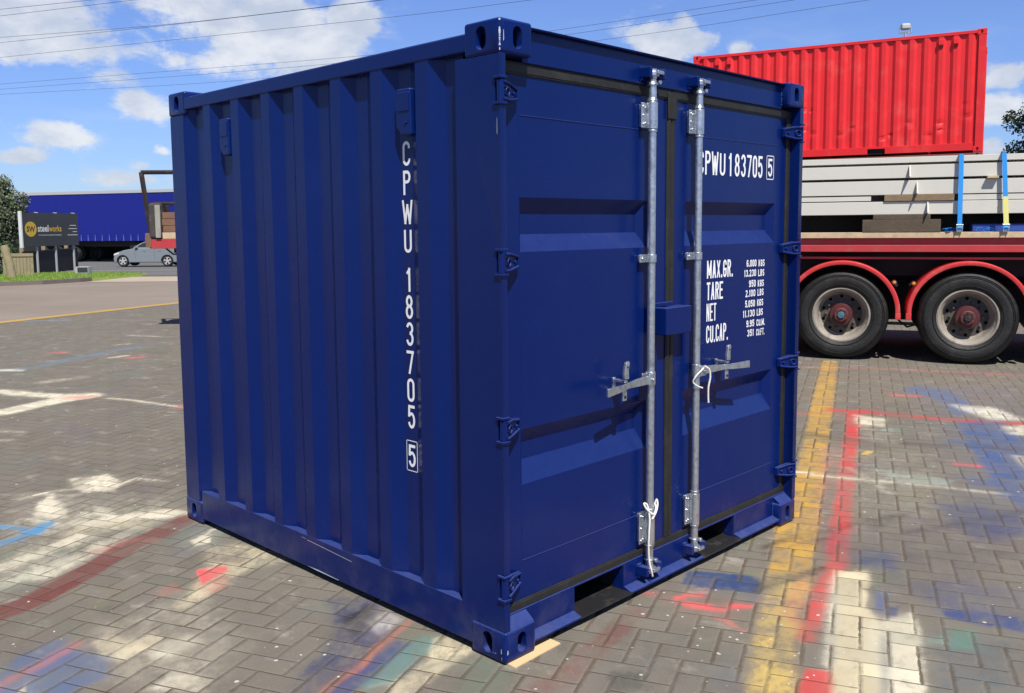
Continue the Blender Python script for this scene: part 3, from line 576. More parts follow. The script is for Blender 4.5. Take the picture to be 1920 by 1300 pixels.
at.data.foreach_set('color', np.concatenate([RGB, AL[:, None]], 1).ravel().astype(np.float32))
paving = tag(link(bpy.data.objects.new('paving', me)), kind='structure')

mt = bpy.data.materials.new('herringbone_pavers'); mt.use_nodes = True; k = G(mt.node_tree); b = mt.node_tree.nodes['Principled BSDF']
pos = k.add('ShaderNodeNewGeometry').outputs['Position']; sp = k.xyz(pos)
ca, sa = math.cos(R(23.2)), math.sin(R(23.2))
wob = k.xyz(k.vm('SUBTRACT', k.noise(pos, 2.2, 2, .5, out=1), (.5, .5, .5)))
u = k.m('DIVIDE', k.m('SUBTRACT', k.m('ADD', k.m('MULTIPLY', sp[0], ca), k.m('MULTIPLY', sp[1], sa)), .275), .1)
v = k.m('DIVIDE', k.m('SUBTRACT', k.m('SUBTRACT', k.m('MULTIPLY', sp[1], ca), k.m('MULTIPLY', sp[0], sa)), .019), .1)
u = k.m('ADD', u, k.m('MULTIPLY', wob[0], .10)); v = k.m('ADD', v, k.m('MULTIPLY', wob[1], .10))
ci, cj = k.m('FLOOR', u), k.m('FLOOR', v); fu, fv = k.m('SUBTRACT', u, ci), k.m('SUBTRACT', v, cj)
kk = k.m('FLOORED_MODULO', k.m('SUBTRACT', ci, cj), 4)
eq = [k.m('COMPARE', kk, float(q), .1) for q in range(4)]
dL = k.m('ADD', k.m('MULTIPLY', fu, 1.35), k.m('MULTIPLY', eq[1], 9)); dR = k.m('ADD', k.m('MULTIPLY', k.m('SUBTRACT', 1, fu), 1.35), k.m('MULTIPLY', eq[0], 9))
dB = k.m('ADD', k.m('MULTIPLY', fv, .62), k.m('MULTIPLY', eq[2], 9)); dT = k.m('ADD', k.m('MULTIPLY', k.m('SUBTRACT', 1, fv), .62), k.m('MULTIPLY', eq[3], 9))
ed = k.m('MINIMUM', k.m('MINIMUM', dL, dR), k.m('MINIMUM', dB, dT))
jn = k.m('MULTIPLY', k.m('SUBTRACT', k.noise(pos, 26, 4, .65), .5), .10)
edn = k.m('ADD', ed, jn)
joint = k.m('SUBTRACT', 1, k.step(edn, .016, .042))
idv = k.comb(k.m('SUBTRACT', ci, eq[1]), k.m('SUBTRACT', cj, eq[2]), 0)
wn = k.add('ShaderNodeTexWhiteNoise', noise_dimensions='3D'); k.put(wn.inputs[0], idv); rnd = wn.outputs[0]
base = k.mix(rnd, (.134, .119, .097), (.166, .149, .123))
base = k.mix(k.m('MULTIPLY', k.step(k.noise(pos, 1.1, 5, .6), .35, .7), .5), base, (.172, .155, .129))
base = k.mix(k.m('MULTIPLY', k.step(k.noise(pos, 5.5, 6, .65), .48, .72), .55), base, (.095, .085, .070))
base = k.mix(k.m('MULTIPLY', k.step(k.noise(pos, 420, 2, .6), .45, .75), .45), base, (.29, .26, .215))
base = k.mix(k.m('MULTIPLY', k.step(k.noise(pos, 300, 2, .6), .55, .8), .35), base, (.05, .045, .04))
# faint overspray of many colours all over the yard
osn = k.noise(pos, 1.9, 5, .65, out=1); osm = k.step(k.noise(k.vm('ADD', pos, (31, 7, 0)), 2.6, 5, .66), .47, .68)
hsv = k.add('ShaderNodeHueSaturation'); hsv.inputs['Saturation'].default_value = 1.8; hsv.inputs['Value'].default_value = .30; k.put(hsv.inputs['Color'], osn)
base = k.mix(k.m('MULTIPLY', osm, .30), base, hsv.outputs[0])
wsm = k.m('MULTIPLY', k.step(k.noise(k.vm('MULTIPLY', k.vm('ADD', pos, (3, 17, 0)), (1.6, 1, 1)), 3.4, 6, .7), .54, .70), .30)
base = k.mix(k.m('MULTIPLY', wsm, k.m('ADD', .35, k.m('MULTIPLY', rnd, 1.3))), base, (.42, .39, .34))
an = k.add('ShaderNodeAttribute', attribute_name='paint')
al = an.outputs['Alpha']
grit = k.noise(pos, 170, 4, .7); gr2 = k.noise(pos, 38, 4, .65)
nn = k.m('ADD', k.m('ADD', k.m('MULTIPLY', grit, .52), k.m('MULTIPLY', gr2, .30)), k.m('MULTIPLY', k.noise(pos, 11, 4, .6), .18))
nn = k.m('ADD', k.m('MULTIPLY', k.m('SUBTRACT', nn, .5), 2.6), .48)
cov = k.step(k.m('SUBTRACT', al, nn), -.24, .24)
al = k.m('MULTIPLY', k.m('ADD', k.m('MULTIPLY', al, .52), k.m('MULTIPLY', cov, .48)), k.step(al, .0, .12))
rn2 = k.xyz(wn.outputs['Color'])[1]                    # some pavers took the paint better than others
al = k.m('MULTIPLY', al, k.m('ADD', .62, k.m('MULTIPLY', rn2, .50)), clamp=True)
colr = k.mix(al, base, an.outputs['Color'])
# small pale paint drops, denser in a few patches
vo = k.add('ShaderNodeTexVoronoi', feature='F1'); k.put(vo.inputs['Vector'], k.vm('ADD', pos, k.vm('MULTIPLY', k.noise(pos, 60, 2, .5, out=1), (.012, .012, 0)))); vo.inputs['Scale'].default_value = 34
rs = k.xyz(vo.outputs['Color'])
size = k.m('MULTIPLY', k.m('POWER', rs[0], 5), .27)
patch = k.step(k.noise(pos, 1.6, 3, .6), .46, .62)
near = k.m('SUBTRACT', 1, k.step(k.vm('LENGTH', k.vm('SUBTRACT', pos, (.72, -.62, 0)), out='Value'), .22, .62))
near2 = k.m('SUBTRACT', 1, k.step(k.vm('LENGTH', k.vm('SUBTRACT', pos, (-.47, .72, 0)), out='Value'), .05, .22)); near = k.m('MAXIMUM', near, near2)
prob = k.m('ADD', k.m('ADD', .03, k.m('MULTIPLY', patch, .16)), k.m('MULTIPLY', near, .6))
drop = k.m('MULTIPLY', k.m('LESS_THAN', vo.outputs['Distance'], k.m('ADD', size, .03)), k.m('LESS_THAN', rs[1], prob))
colr = k.mix(k.m('MULTIPLY', drop, .85), colr, (.55, .54, .50))
jcol = k.mix(k.noise(pos, 120, 3, .7), (.050, .038, .025), (.165, .122, .080))
colr = k.mix(k.m('MULTIPLY', joint, k.m('MULTIPLY', k.m('ADD', .20, k.m('MULTIPLY', k.step(k.noise(pos, 2.3, 5, .62), .38, .62), .72)), k.m('SUBTRACT', 1, k.m('MULTIPLY', k.step(k.m('SUBTRACT', sp[1], k.m('MULTIPLY', sp[0], 1.2)), 2.2, 5.5), .62)))), colr, jcol)
k.put(b.inputs['Base Color'], colr)
k.put(b.inputs['Roughness'], k.m('SUBTRACT', .92, k.m('MULTIPLY', al, .2)))
b.inputs['Specular IOR Level'].default_value = .35
h = k.m('ADD', k.m('MULTIPLY', k.step(edn, .0, .09), 1.0), k.m('MULTIPLY', k.noise(pos, 260, 3, .7), .22))
h = k.m('ADD', h, k.m('MULTIPLY', rnd, .45))
bp = k.add('ShaderNodeBump'); bp.inputs['Strength'].default_value = .9; bp.inputs['Distance'].default_value = .005
k.put(bp.inputs['Height'], h); k.put(b.inputs['Normal'], bp.outputs[0])
me.materials.append(mt)

# strips beyond the yard: pale apron, road, kerb, verge
def off(p, e, a, bb): return (p[0]+e[0]*a, p[1]+e[1]*a)
E1 = (.697, -.717)
sheet('path', m_strip, [(9.4, 28.9), (9.4+.697*30, 28.9-.717*30), (12.6+.697*30, 32.2-.717*30), (12.3, 32.1)], -.022)
sheet('road', m_road, [(-16, 64), (12.2+.697*45, 31.9-.717*45), (40+.697*45, 60.5-.717*45), (12, 94)], -.018, 60, 16)
sheet('yard_line', mat('faded_yellow_line', (.42, .27, .07), .85, var=.35, vscale=3), [(-3.7, 12.20), (12.0, 18.145), (11.90, 18.40), (-3.80, 12.455)], -.0015, 40, 1)
sheet('road_edge_line', mat('road_line_paint', (.42, .42, .42), .8), [(13.2, 42.6), (17.4+9, 39.8-10), (17.55+9, 39.95-10), (13.35, 42.8)], -.012, 10, 1)
# grassy verge, slightly raised
VG = [((-4.5, 34.5), .02), ((6.3, 28.6), -.05), ((7.9, 28.75), -.07), ((9.3, 29.5), -.10), ((11.0, 30.7), -.12), ((12.9, 32.6), -.19), ((13.9, 34.2), -.21),
      ((13.3, 35.9), -.19), ((12.6, 37.6), -.18), ((11.7, 38.6), -.17), ((9.6, 37.5), -.12), ((4.5, 37.5), -.06), ((-3.5, 40), 0)]
cx = sum(p[0][0] for p in VG)/len(VG); cy = sum(p[0][1] for p in VG)/len(VG)
bm = bmesh.new(); ring0 = [bm.verts.new((p[0][0], p[0][1], gz(*p[0])-.03)) for p in VG]
ring1 = [bm.verts.new((p[0][0]*.985+cx*.015, p[0][1]*.985+cy*.015, gz(*p[0])+.035)) for p in VG]
ring2 = [bm.verts.new((p[0][0]*.6+cx*.4, p[0][1]*.6+cy*.4, gz(p[0][0]*.6+cx*.4, p[0][1]*.6+cy*.4)+.05)) for p in VG]
n = len(VG)
for i in range(n):
    j = (i+1) % n
    bm.faces.new((ring0[i], ring0[j], ring1[j], ring1[i])); bm.faces.new((ring1[i], ring1[j], ring2[j], ring2[i]))
bm.faces.new(ring2)
bmesh.ops.recalc_face_normals(bm, faces=bm.faces)
vme = bpy.data.meshes.new('verge'); bm.to_mesh(vme); bm.free(); vme.materials.append(M['grass'])
tag(link(bpy.data.objects.new('verge', vme)), kind='structure')
gb = MB()
for i in range(9000):
    t = random.random(); a = random.choice(range(n)); p = VG[a][0]; q = VG[(a+1) % n][0]; w = math.sqrt(random.random())*.98; f = random.random()
    x = (p[0]*(1-f)+q[0]*f)*w+cx*(1-w); y = (p[1]*(1-f)+q[1]*f)*w+cy*(1-w)
    if x < 5: continue
    z = gz(x, y)+(.03 if w > .9 else .035+(.98-w)/.38*.015 if w > .6 else .05); an_ = random.random()*6.28; hh = random.uniform(.04, .09)
    dx, dy = math.cos(an_)*.02, math.sin(an_)*.02
    gb.add([(x-dx, y-dy, z-.01), (x+dx, y+dy, z-.01), (x+random.uniform(-.03, .03), y+random.uniform(-.03, .03), z+hh)], [(0, 1, 2)])
tag(gb.build('grass', 'blade', normals=False), 'short green grass growing on the verge below the dark sign', 'grass', kind='stuff')
kb = MB()
kp = [(-4.5, 34.3), (6.25, 28.45), (7.95, 28.6), (9.35, 29.35), (9.9, 29.8)]
for p, q in zip(kp, kp[1:]):
    p_, q_ = Vector((*p, gz(*p))), Vector((*q, gz(*q))); d = (q_-p_).normalized(); nn = Vector((-d.y, d.x, 0)).normalized()*.075
    vs = [p_-nn+Vector((0,0,-.05)), q_-nn+Vector((0,0,-.05)), q_+nn+Vector((0,0,-.05)), p_+nn+Vector((0,0,-.05)), p_-nn+Vector((0,0,.10)), q_-nn+Vector((0,0,.10)), q_+nn+Vector((0,0,.10)), p_+nn+Vector((0,0,.10))]
    kb.add(vs, [(0,3,2,1),(4,5,6,7),(0,1,5,4),(1,2,6,5),(2,3,7,6),(3,0,4,7)])
tag(kb.build('kerb', 'kerb'), kind='structure')
# ------------------------------------------------------------------ the blue container
W_, L_, H_ = 2.19, 2.44, 2.26
DY = .06                                              # door face set back from the corner posts
cont = empty('shipping_container', label='small dark blue steel container on the brick paving with two galvanised lock rods', cat='container')
def slot(c, axis, w, h, dep, n=10):
    """oval slot cutter; c centre on face, axis direction pointing into the box"""
    pts = []
    r = w/2
    for i in range(n+1): t = math.pi*i/n; pts.append((r*math.cos(t), (h/2-r)+r*math.sin(t)))
    for i in range(n+1): t = math.pi+math.pi*i/n; pts.append((r*math.cos(t), -(h/2-r)+r*math.sin(t)))
    mb = MB()
    if axis == 'x': mb.prism([(c[1]+p[0], c[2]+p[1]) for p in pts], c[0]-dep, c[0]+dep, 'x')
    if axis == 'y': mb.prism([(c[0]+p[0], c[2]+p[1]) for p in pts], c[1]-dep, c[1]+dep, 'y')
    if axis == 'z': mb.prism([(c[0]+p[0], c[1]+p[1]) for p in pts], c[2]-dep, c[2]+dep, 'z')
    return mb
def casting(parent, x, y, z, mt, w=.162, l=.178, h=.118, bv=.012):
    """corner casting; x,y,z = outer corner, signs from position"""
    sx = 1 if x <= 0 else -1; sy = 1 if y <= 0 else -1; sz = 1 if z <= .01 else -1
    a = (min(x, x+sx*w), min(y, y+sy*l), min(z, z+sz*h)); b = (max(x, x+sx*w), max(y, y+sy*l), max(z, z+sz*h))
    o = box('corner_casting', a, b, mt, None, bv, segs=3)
    t = .026
    cav = MB().box((a[0]+t, a[1]+t, a[2]+t), (b[0]-t, b[1]-t, b[2]-t))
    cut(o, [cav, slot((x, y+sy*.092, z+sz*.059), 'x', .050, .079, .06), slot((x+sx*.086, y, z+sz*.059), 'y', .044, .076, .06), slot((x+sx*w/2, y+sy*l/2, z), 'z', .055, .11, .06)])
    soft(o, 30); o.parent = parent
    return o
zt = H_
for (x, y) in ((0, 0), (W_, 0), (0, L_), (W_, L_)):
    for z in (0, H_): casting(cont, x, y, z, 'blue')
# posts -------------------------------------------------
def hinge_zs(): return (2.018, 1.437, .850, .277)
post = MB().prism([(0, .003), (.030, .003), (.030, .055), (.042, .118), (.042, .228), (.004, .228), (.004, .006)], .117, H_-.117, 'z').build('corner_post', 'blue', None, .004)
cut(post, [MB().box((-.02, -.012, z-.042), (.034, .030, z+.042)) for z in hinge_zs()]); soft(post, 30); post.parent = cont
post = MB().prism([(W_, .003), (W_-.036, .003), (W_-.036, .055), (W_-.048, .118), (W_-.048, .228), (W_-.004, .228), (W_-.004, .006)], .117, H_-.117, 'z').build('corner_post', 'blue', None, .004)
cut(post, [MB().box((W_-.034, -.012, z-.042), (W_+.02, .030, z+.042)) for z in hinge_zs()]); soft(post, 30); post.parent = cont
box('corner_post', (.003, 2.284, .117), (.10, L_-.006, H_-.117), 'blue', cont, .006)
box('corner_post', (W_-.10, 2.284, .117), (W_-.003, L_-.006, H_-.117), 'blue', cont, .006)
# rails -------------------------------------------------
for x0, x1 in ((.002, .062), (W_-.062, W_-.002)):
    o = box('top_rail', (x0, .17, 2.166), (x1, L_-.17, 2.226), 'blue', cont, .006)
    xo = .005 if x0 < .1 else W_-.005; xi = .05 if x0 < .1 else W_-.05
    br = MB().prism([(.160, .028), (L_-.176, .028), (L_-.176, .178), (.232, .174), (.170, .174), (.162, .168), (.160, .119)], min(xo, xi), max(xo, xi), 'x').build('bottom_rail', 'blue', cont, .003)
    if x0 < .1:
        sc = MB()
        sc.add([(.0035, 1.262, .157), (.0035, 1.262, .1545), (.0035, .925, .1405), (.0035, .925, .1425)], [(0, 1, 2, 3)])
        sc.add([(.0035, 1.31, .160), (.0035, 1.31, .159), (.0035, 1.275, .1575), (.0035, 1.275, .159)], [(0, 1, 2, 3)])
        sc.add([(.0035, 1.27, .034), (.0035, 1.20, .0305), (.0035, 1.03, .0305), (.0035, 1.02, .033), (.0035, 1.18, .037)], [(0, 1, 2, 3, 4)])
        sc.build('scratch', 'chip', br)
        tg = MB().cyl((.030, .945, .176), (.026, .943, .205), .004, seg=8).build('lashing_stub', 'blue', br)
# roof --------------------------------------------------
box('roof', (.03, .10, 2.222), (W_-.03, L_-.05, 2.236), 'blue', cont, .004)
# corrugated walls --------------------------------------
def corrug(u0, u1, first, pitch=.272, n=7, d=.036, end=None):
    """profile list of (distance, depth)"""
    pr = [(u0, d)]
    for k_ in range(n):
        pr += [(first+pitch*k_, d), (first+.0635+pitch*k_, 0), (first+.1325+pitch*k_, 0), (first+.1995+pitch*k_, d)]
    pr += end or [(u1, d)]
    return pr
prof = corrug(.225, 2.3, .316, end=[(2.222, .036), (2.286, .002)])
def wall(prof, z0, z1, side):
    mb = MB(); n = len(prof); ins = .0016
    for s_, th in ((1, 0), (1, .004)): pass
    vs = []
    for (y, d) in prof: vs.append((side(d+.0), y))
    out = [(side(d), y) for y, d in prof]; inn = [(side(d+.004), y) for y, d in prof]
    V_ = [(x, y, z0) for x, y in out]+[(x, y, z1) for x, y in out]+[(x, y, z0) for x, y in inn]+[(x, y, z1) for x, y in inn]
    F_ = [(i, i+1, n+i+1, n+i) for i in range(n-1)]+[(2*n+i+1, 2*n+i, 3*n+i, 3*n+i+1) for i in range(n-1)]
    F_ += [(n+i, n+i+1, 3*n+i+1, 3*n+i) for i in range(n-1)]+[(i+1, i, 2*n+i, 2*n+i+1) for i in range(n-1)]
    return mb.add(V_, F_)
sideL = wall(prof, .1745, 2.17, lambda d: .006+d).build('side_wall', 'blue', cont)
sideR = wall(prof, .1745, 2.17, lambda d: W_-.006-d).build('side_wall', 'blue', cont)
bw = MB()
pp = corrug(.10, 2.09, .13, n=7, end=[(2.09, .036)])
n = len(pp)
V_ = [(x, L_-.010-d, .15) for x, d in pp]+[(x, L_-.010-d, 2.17) for x, d in pp]
bw.add(V_, [(i+1, i, n+i, n+i+1) for i in range(n-1)]).build('rear_wall', 'blue', cont)
box('rear_header', (.16, L_-.07, 2.166), (W_-.16, L_-.006, 2.24), 'blue', cont, .006)
box('rear_sill', (.16, L_-.07, .02), (W_-.16, L_-.006, .155), 'blue', cont, .006)
box('floor', (.06, .10, .155), (W_-.06, L_-.08, .172), 'timber', cont)
for x in (.45, .95, 1.25, 1.75): box('cross_member', (x, .30, .03), (x+.04, L_-.08, .150), 'black', cont)
# air vents on the side
for (yc, z0, z1) in ((.521, 1.905, 2.08), (1.879, 1.912, 2.088)):
    mb = MB(); y0, y1 = yc-.045, yc+.045; zb = z0+.035
    mb.prism([(y0+.004, z1), (y1-.004, z1), (y1, z1-.012), (y1, zb), (yc+.012, z0), (y0, z0)], .004, .0425, 'x')
    v_ = mb.build('air_vent', 'blue', cont, .008, segs=3)
    MB().box((.000, y0+.008, zb+.055), (.006, yc+.028, z1-.014)).build('vent_hood', 'blue', v_, .006, segs=2)
    MB().cyl((.004, yc-.015, zb+.012), (-.002, yc-.015, zb+.012), .005, seg=8).build('rivet', 'blue', v_)
# lettering down the side
tm = MB(); nx = (-1, 0, 0)
for ch, z in (('C', 1.843), ('P', 1.732), ('W', 1.62), ('U', 1.51), ('1', 1.359), ('8', 1.253), ('3', 1.147), ('7', 1.035), ('0', .925), ('5', .818)):
    w = {'W': .064, '1': .040, 'U': .046}.get(ch, .044)
    glyph(tm, ch, (.0415, .550+w/2, z-.0465), (0, -1, 0), (0, 0, 1), nx, w, .093, .0115)
glyph(tm, '5', (.0415, .573, .616), (0, -1, 0), (0, 0, 1), nx, .044, .090, .0115)
for a, b in (((.5175, .5985), (.5205, .7225)), ((.5815, .5985), (.5845, .7225)), ((.5175, .5985), (.5845, .6015)), ((.5175, .7195), (.5845, .7225))):
    tm.add([(.0412, a[0], a[1]), (.0412, b[0], a[1]), (.0412, b[0], b[1]), (.0412, a[0], b[1])], [(0, 1, 2, 3)])
tm.build('serial_lettering', 'white', sideL, normals=False)

# door frame --------------------------------------------
hd = box('door_header', (.155, .044, 2.132), (W_-.155, .10, 2.246), 'blue', cont, .003)
MB().prism([(.022, 2.246), (.10, 2.246), (.10, 2.251), (.020, 2.251)], .160, W_-.160, 'x').build('roof_lip', 'blue', hd)
sill = box('door_sill', (.03, .046, .040), (W_-.03, .10, .152), 'blue', None, .002)
px_ = ((.435, .753), (1.315, 1.641))
cut(sill, [MB().box((a, -.1, .03), (b, .3, .146)) for a, b in px_]); sill.parent = cont
for a, b in ((.155, .432), (.756, 1.312), (1.644, W_-.155)):
    MB().prism([(.005, .030), (.10, .026), (.10, .044), (.046, .052), (.005, .038)], a, b, 'x').build('sill_ledge', 'blue', sill, .002)
for a, b in px_:
    pk = MB().box((a-.012, .004, .030), (b+.012, 1.2, .038)).box((a-.010, .050, .150), (b+.010, 1.2, .156)).box((a-.012, .0475, .038), (a-.002, 1.2, .150)).box((b+.002, .0475, .038), (b+.012, 1.2, .150))
    pk.build('forklift_pocket', 'black', cont)
# near sloping shoulder over the casting tops
for sx, x in ((1, 0), (-1, W_)):
    a, b = sorted((x+sx*.032, x+sx*.155))
    MB().prism([(.006, .118), (.05, .150), (.05, .118)], a, b, 'x').build('sill_shoulder', 'blue', cont)

# doors --------------------------------------------------
def door(x0, x1, mirror):
    """pressed steel leaf with two horizontal channels"""
    y = DY; mb = MB(); d = .036
    # recess extents
    if not mirror: rx0, rx1 = .149, .922
    else: rx0, rx1 = 1.205, 2.012
    zs = [(1.665, 1.608, 1.533, 1.470), (.824, .768, .700, .617)]
    z0, z1 = .150, 2.130
    def quad(a, b, c, e): mb.add([a, b, c, e], [(0, 1, 2, 3)])
    rows = [z1]+[q for t in zs for q in (t[0], t[3])]+[z0]
    # plain bands
    for za, zb in ((z1, zs[0][0]), (zs[0][3], zs[1][0]), (zs[1][3], z0)): quad((x0, y, zb), (x1, y, zb), (x1, y, za), (x0, y, za))
    for (a, b_, c, e) in zs:
        quad((x0, y, e), (rx0, y, e), (rx0, y, a), (x0, y, a)); quad((rx1, y, e), (x1, y, e), (x1, y, a), (rx1, y, a))
        i0, i1 = rx0+.034, rx1-.034; yi = y+d
        quad((i0, yi, c), (i1, yi, c), (i1, yi, b_), (i0, yi, b_))
        quad((rx0, y, a), (i0, yi, b_), (i1, yi, b_), (rx1, y, a)); quad((rx0, y, e), (rx1, y, e), (i1, yi, c), (i0, yi, c))
        quad((rx0, y, e), (i0, yi, c), (i0, yi, b_), (rx0, y, a)); quad((rx1, y, e), (rx1, y, a), (i1, yi, b_), (i1, yi, c))
    # edge returns
    yb = y+.05
    quad((x0, y, z0), (x0, y, z1), (x0, yb, z1), (x0, yb, z0)); quad((x1, y, z0), (x1, yb, z0), (x1, yb, z1), (x1, y, z1))
    quad((x0, y, z1), (x1, y, z1), (x1, yb, z1), (x0, yb, z1)); quad((x0, y, z0), (x0, yb, z0), (x1, yb, z0), (x1, y, z0))
    bm = bmesh.new(); me = bpy.data.meshes.new('door'); me.from_pydata(mb.v, [], mb.f); bm.from_mesh(me)
    bmesh.ops.remove_doubles(bm, verts=bm.verts, dist=.0001); bmesh.ops.recalc_face_normals(bm, faces=bm.faces); bm.to_mesh(me); bm.free()
    me.materials.append(M['blue']); o = link(bpy.data.objects.new('door', me)); o.parent = cont
    # weld seams of the door frame
    sm = MB()
    wx0, wx1 = (.152, .918) if not mirror else (1.20, 2.03)
    for z in (1.952, .330): sm.tube([(wx0, y-.0002, z), ((wx0+wx1)/2, y-.0002, z-.001), (wx1, y-.0002, z)], .0022, 6)
    xv = wx0 if not mirror else wx1
    sm.tube([(xv, y+.0008, z0+.18), (xv, y+.0008, z1-.18)], .0016, 6)
    sm.build('weld_seam', 'blue', o, smooth=True)
    return o
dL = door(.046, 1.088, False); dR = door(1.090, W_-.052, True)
def gasket(parent, x0, x1, mirror):
    mb = MB(); y0, y1 = DY-.010, DY+.03
    def strip(pts):  # rectangular rubber section with a raised middle, drawn as three boxes
        (ax, az), (bx, bz) = pts; mb.box((ax, y0+.004, az), (bx, y1, bz))
        if bx-ax > bz-az: mb.box((ax, y0+.001, az+.006), (bx, y1-.002, bz-.006))
        else: mb.box((ax+.005, y0+.001, az), (bx-.005, y1-.002, bz))
    strip(((x0, 2.090), (x1, 2.134))); strip(((x0, .146), (x1, .184)))
    if mirror: strip(((x0, .180), (x0+.027, 2.094))); strip(((x1-.040, .180), (x1, 2.094)))
    else: strip(((x1-.028, .180), (x1, 2.094)))
    return mb.build('door_gasket', 'rubber', parent, .003)
gasket(dL, .050, 1.086, False); gasket(dR, 1.0885, W_-.036, True)
fl = MB().box((1.054, DY-.014, 2.01), (1.120, DY-.0085, 2.118)).build('gasket_flap', 'rubber', dL, .005)
# hinges
def hinge(parent, x, s, z):
    mb = MB()
    px_, py_ = x+s*.010, .010
    mb.cyl((px_, py_, z-.036), (px_, py_, z+.036), .0125, seg=16)
    pl = [(px_+s*.004, -.0005, -.034), (px_+s*.045, .020, -.034), (px_+s*.118, .046, -.020), (px_+s*.118, .046, .022), (px_+s*.045, .020, .036), (px_+s*.004, -.0005, .034)]
    vs = [(a, b, z+c) for a, b, c in pl]+[(a, b+.012, z+c) for a, b, c in pl]
    n = 6; mb.add(vs, [tuple(range(n)), tuple(range(2*n-1, n-1, -1))]+[(i, n+i, n+(i+1) % n, (i+1) % n) for i in range(n)])
    for e, zz in ((1, .028), (-1, -.027)):                # raised ribs along both edges
        mb.tube([(px_+s*.008, -.004, z+zz*1.05), (px_+s*.05, .016, z+zz), (px_+s*.112, .041, z+zz*.62)], .0055, 8)
    mb.tube([(px_+s*.112, .041, z-.017), (px_+s*.114, .041, z+.018)], .005, 8)
    cx_, cy_ = px_+s*.034, .010
    mb.tube([(cx_+.014*math.cos(t), cy_+.5*s*.014*math.cos(t)-.002, z+.014*math.sin(t)) for t in [math.pi*2*i/14 for i in range(15)]], .0035, 6)
    mb.cyl((px_+s*.088, .042, z), (px_+s*.088, .026, z), .006, seg=10)
    lg = mb
    for zz in (z-.046, z+.040): lg.prism([(x-s*.006, -.004), (x+s*.030, -.006), (x+s*.034, .026), (x+s*.0, .036), (x-s*.006, .03)], zz, zz+.009, 'z')
    return mb.build('hinge', 'blue', parent, .0015, segs=1)
for z in hinge_zs(): hinge(dL, .001, 1, z); hinge(dR, W_-.001, -1, z)
# lettering on the right-hand door
yy = DY; tx = MB(); rt, up, nm = (1, 0, 0), (0, 0, 1), (0, -1, 0)
for ch, a, b in (('C', 1.305, 1.352), ('P', 1.364, 1.409), ('W', 1.418, 1.476), ('U', 1.488, 1.536), ('1', 1.560, 1.600), ('8', 1.620, 1.664), ('3', 1.677, 1.721), ('7', 1.733, 1.777), ('0', 1.787, 1.829), ('5', 1.838, 1.882)):
    glyph(tx, ch, (a, yy, 1.787), rt, up, nm, b-a, .106, .0125)
glyph(tx, '5', (1.937, yy, 1.797), rt, up, nm, .043, .088, .0115)
for a, b in (((1.921, 1.782), (1.925, 1.900)), ((1.991, 1.782), (1.995, 1.900)), ((1.921, 1.782), (1.995, 1.786)), ((1.921, 1.896), (1.995, 1.900))):
    tx.add([(a[0], yy-.0012, a[1]), (b[0], yy-.0012, a[1]), (b[0], yy-.0012, b[1]), (a[0], yy-.0012, b[1])], [(0, 1, 2, 3)])
tx.build('serial_lettering', 'white', dR, normals=False)
tx = MB()
for s_, wd, z in (('MAX.GR.', .226, 1.316), ('TARE', .140, 1.216), ('NET', .084, 1.118), ('CU.CAP.', .190, 1.017)):
    text(tx, s_, (1.391, yy, z), rt, up, nm, wd, .082, .0125)
for s_, x1, z in (('6.000', 1.840, 1.356), ('13.230', 1.838, 1.308), ('950', 1.836, 1.256), ('2.100', 1.834, 1.209), ('5.050', 1.832, 1.158), ('11.130', 1.831, 1.110), ('9.95', 1.828, 1.060), ('351', 1.826, 1.013)):
    wd = .0215*len(s_)*(.88 if '.' in s_ else 1); text(tx, s_, (x1-wd, yy, z), rt, up, nm, wd, .034, .0062)
for s_, x0_, z in (('KGS', 1.861, 1.354), ('LBS', 1.859, 1.306), ('KGS', 1.857, 1.254), ('LBS', 1.856, 1.209), ('KGS', 1.854, 1.158), ('LBS', 1.852, 1.110), ('CU.M.', 1.851, 1.058), ('CU.FT.', 1.850, 1.010)):
    text(tx, s_, (x0_, yy, z), rt, up, nm, .060 if len(s_) == 3 else .082, .034, .0062)
tx.build('weight_lettering', 'white', dR, normals=False)
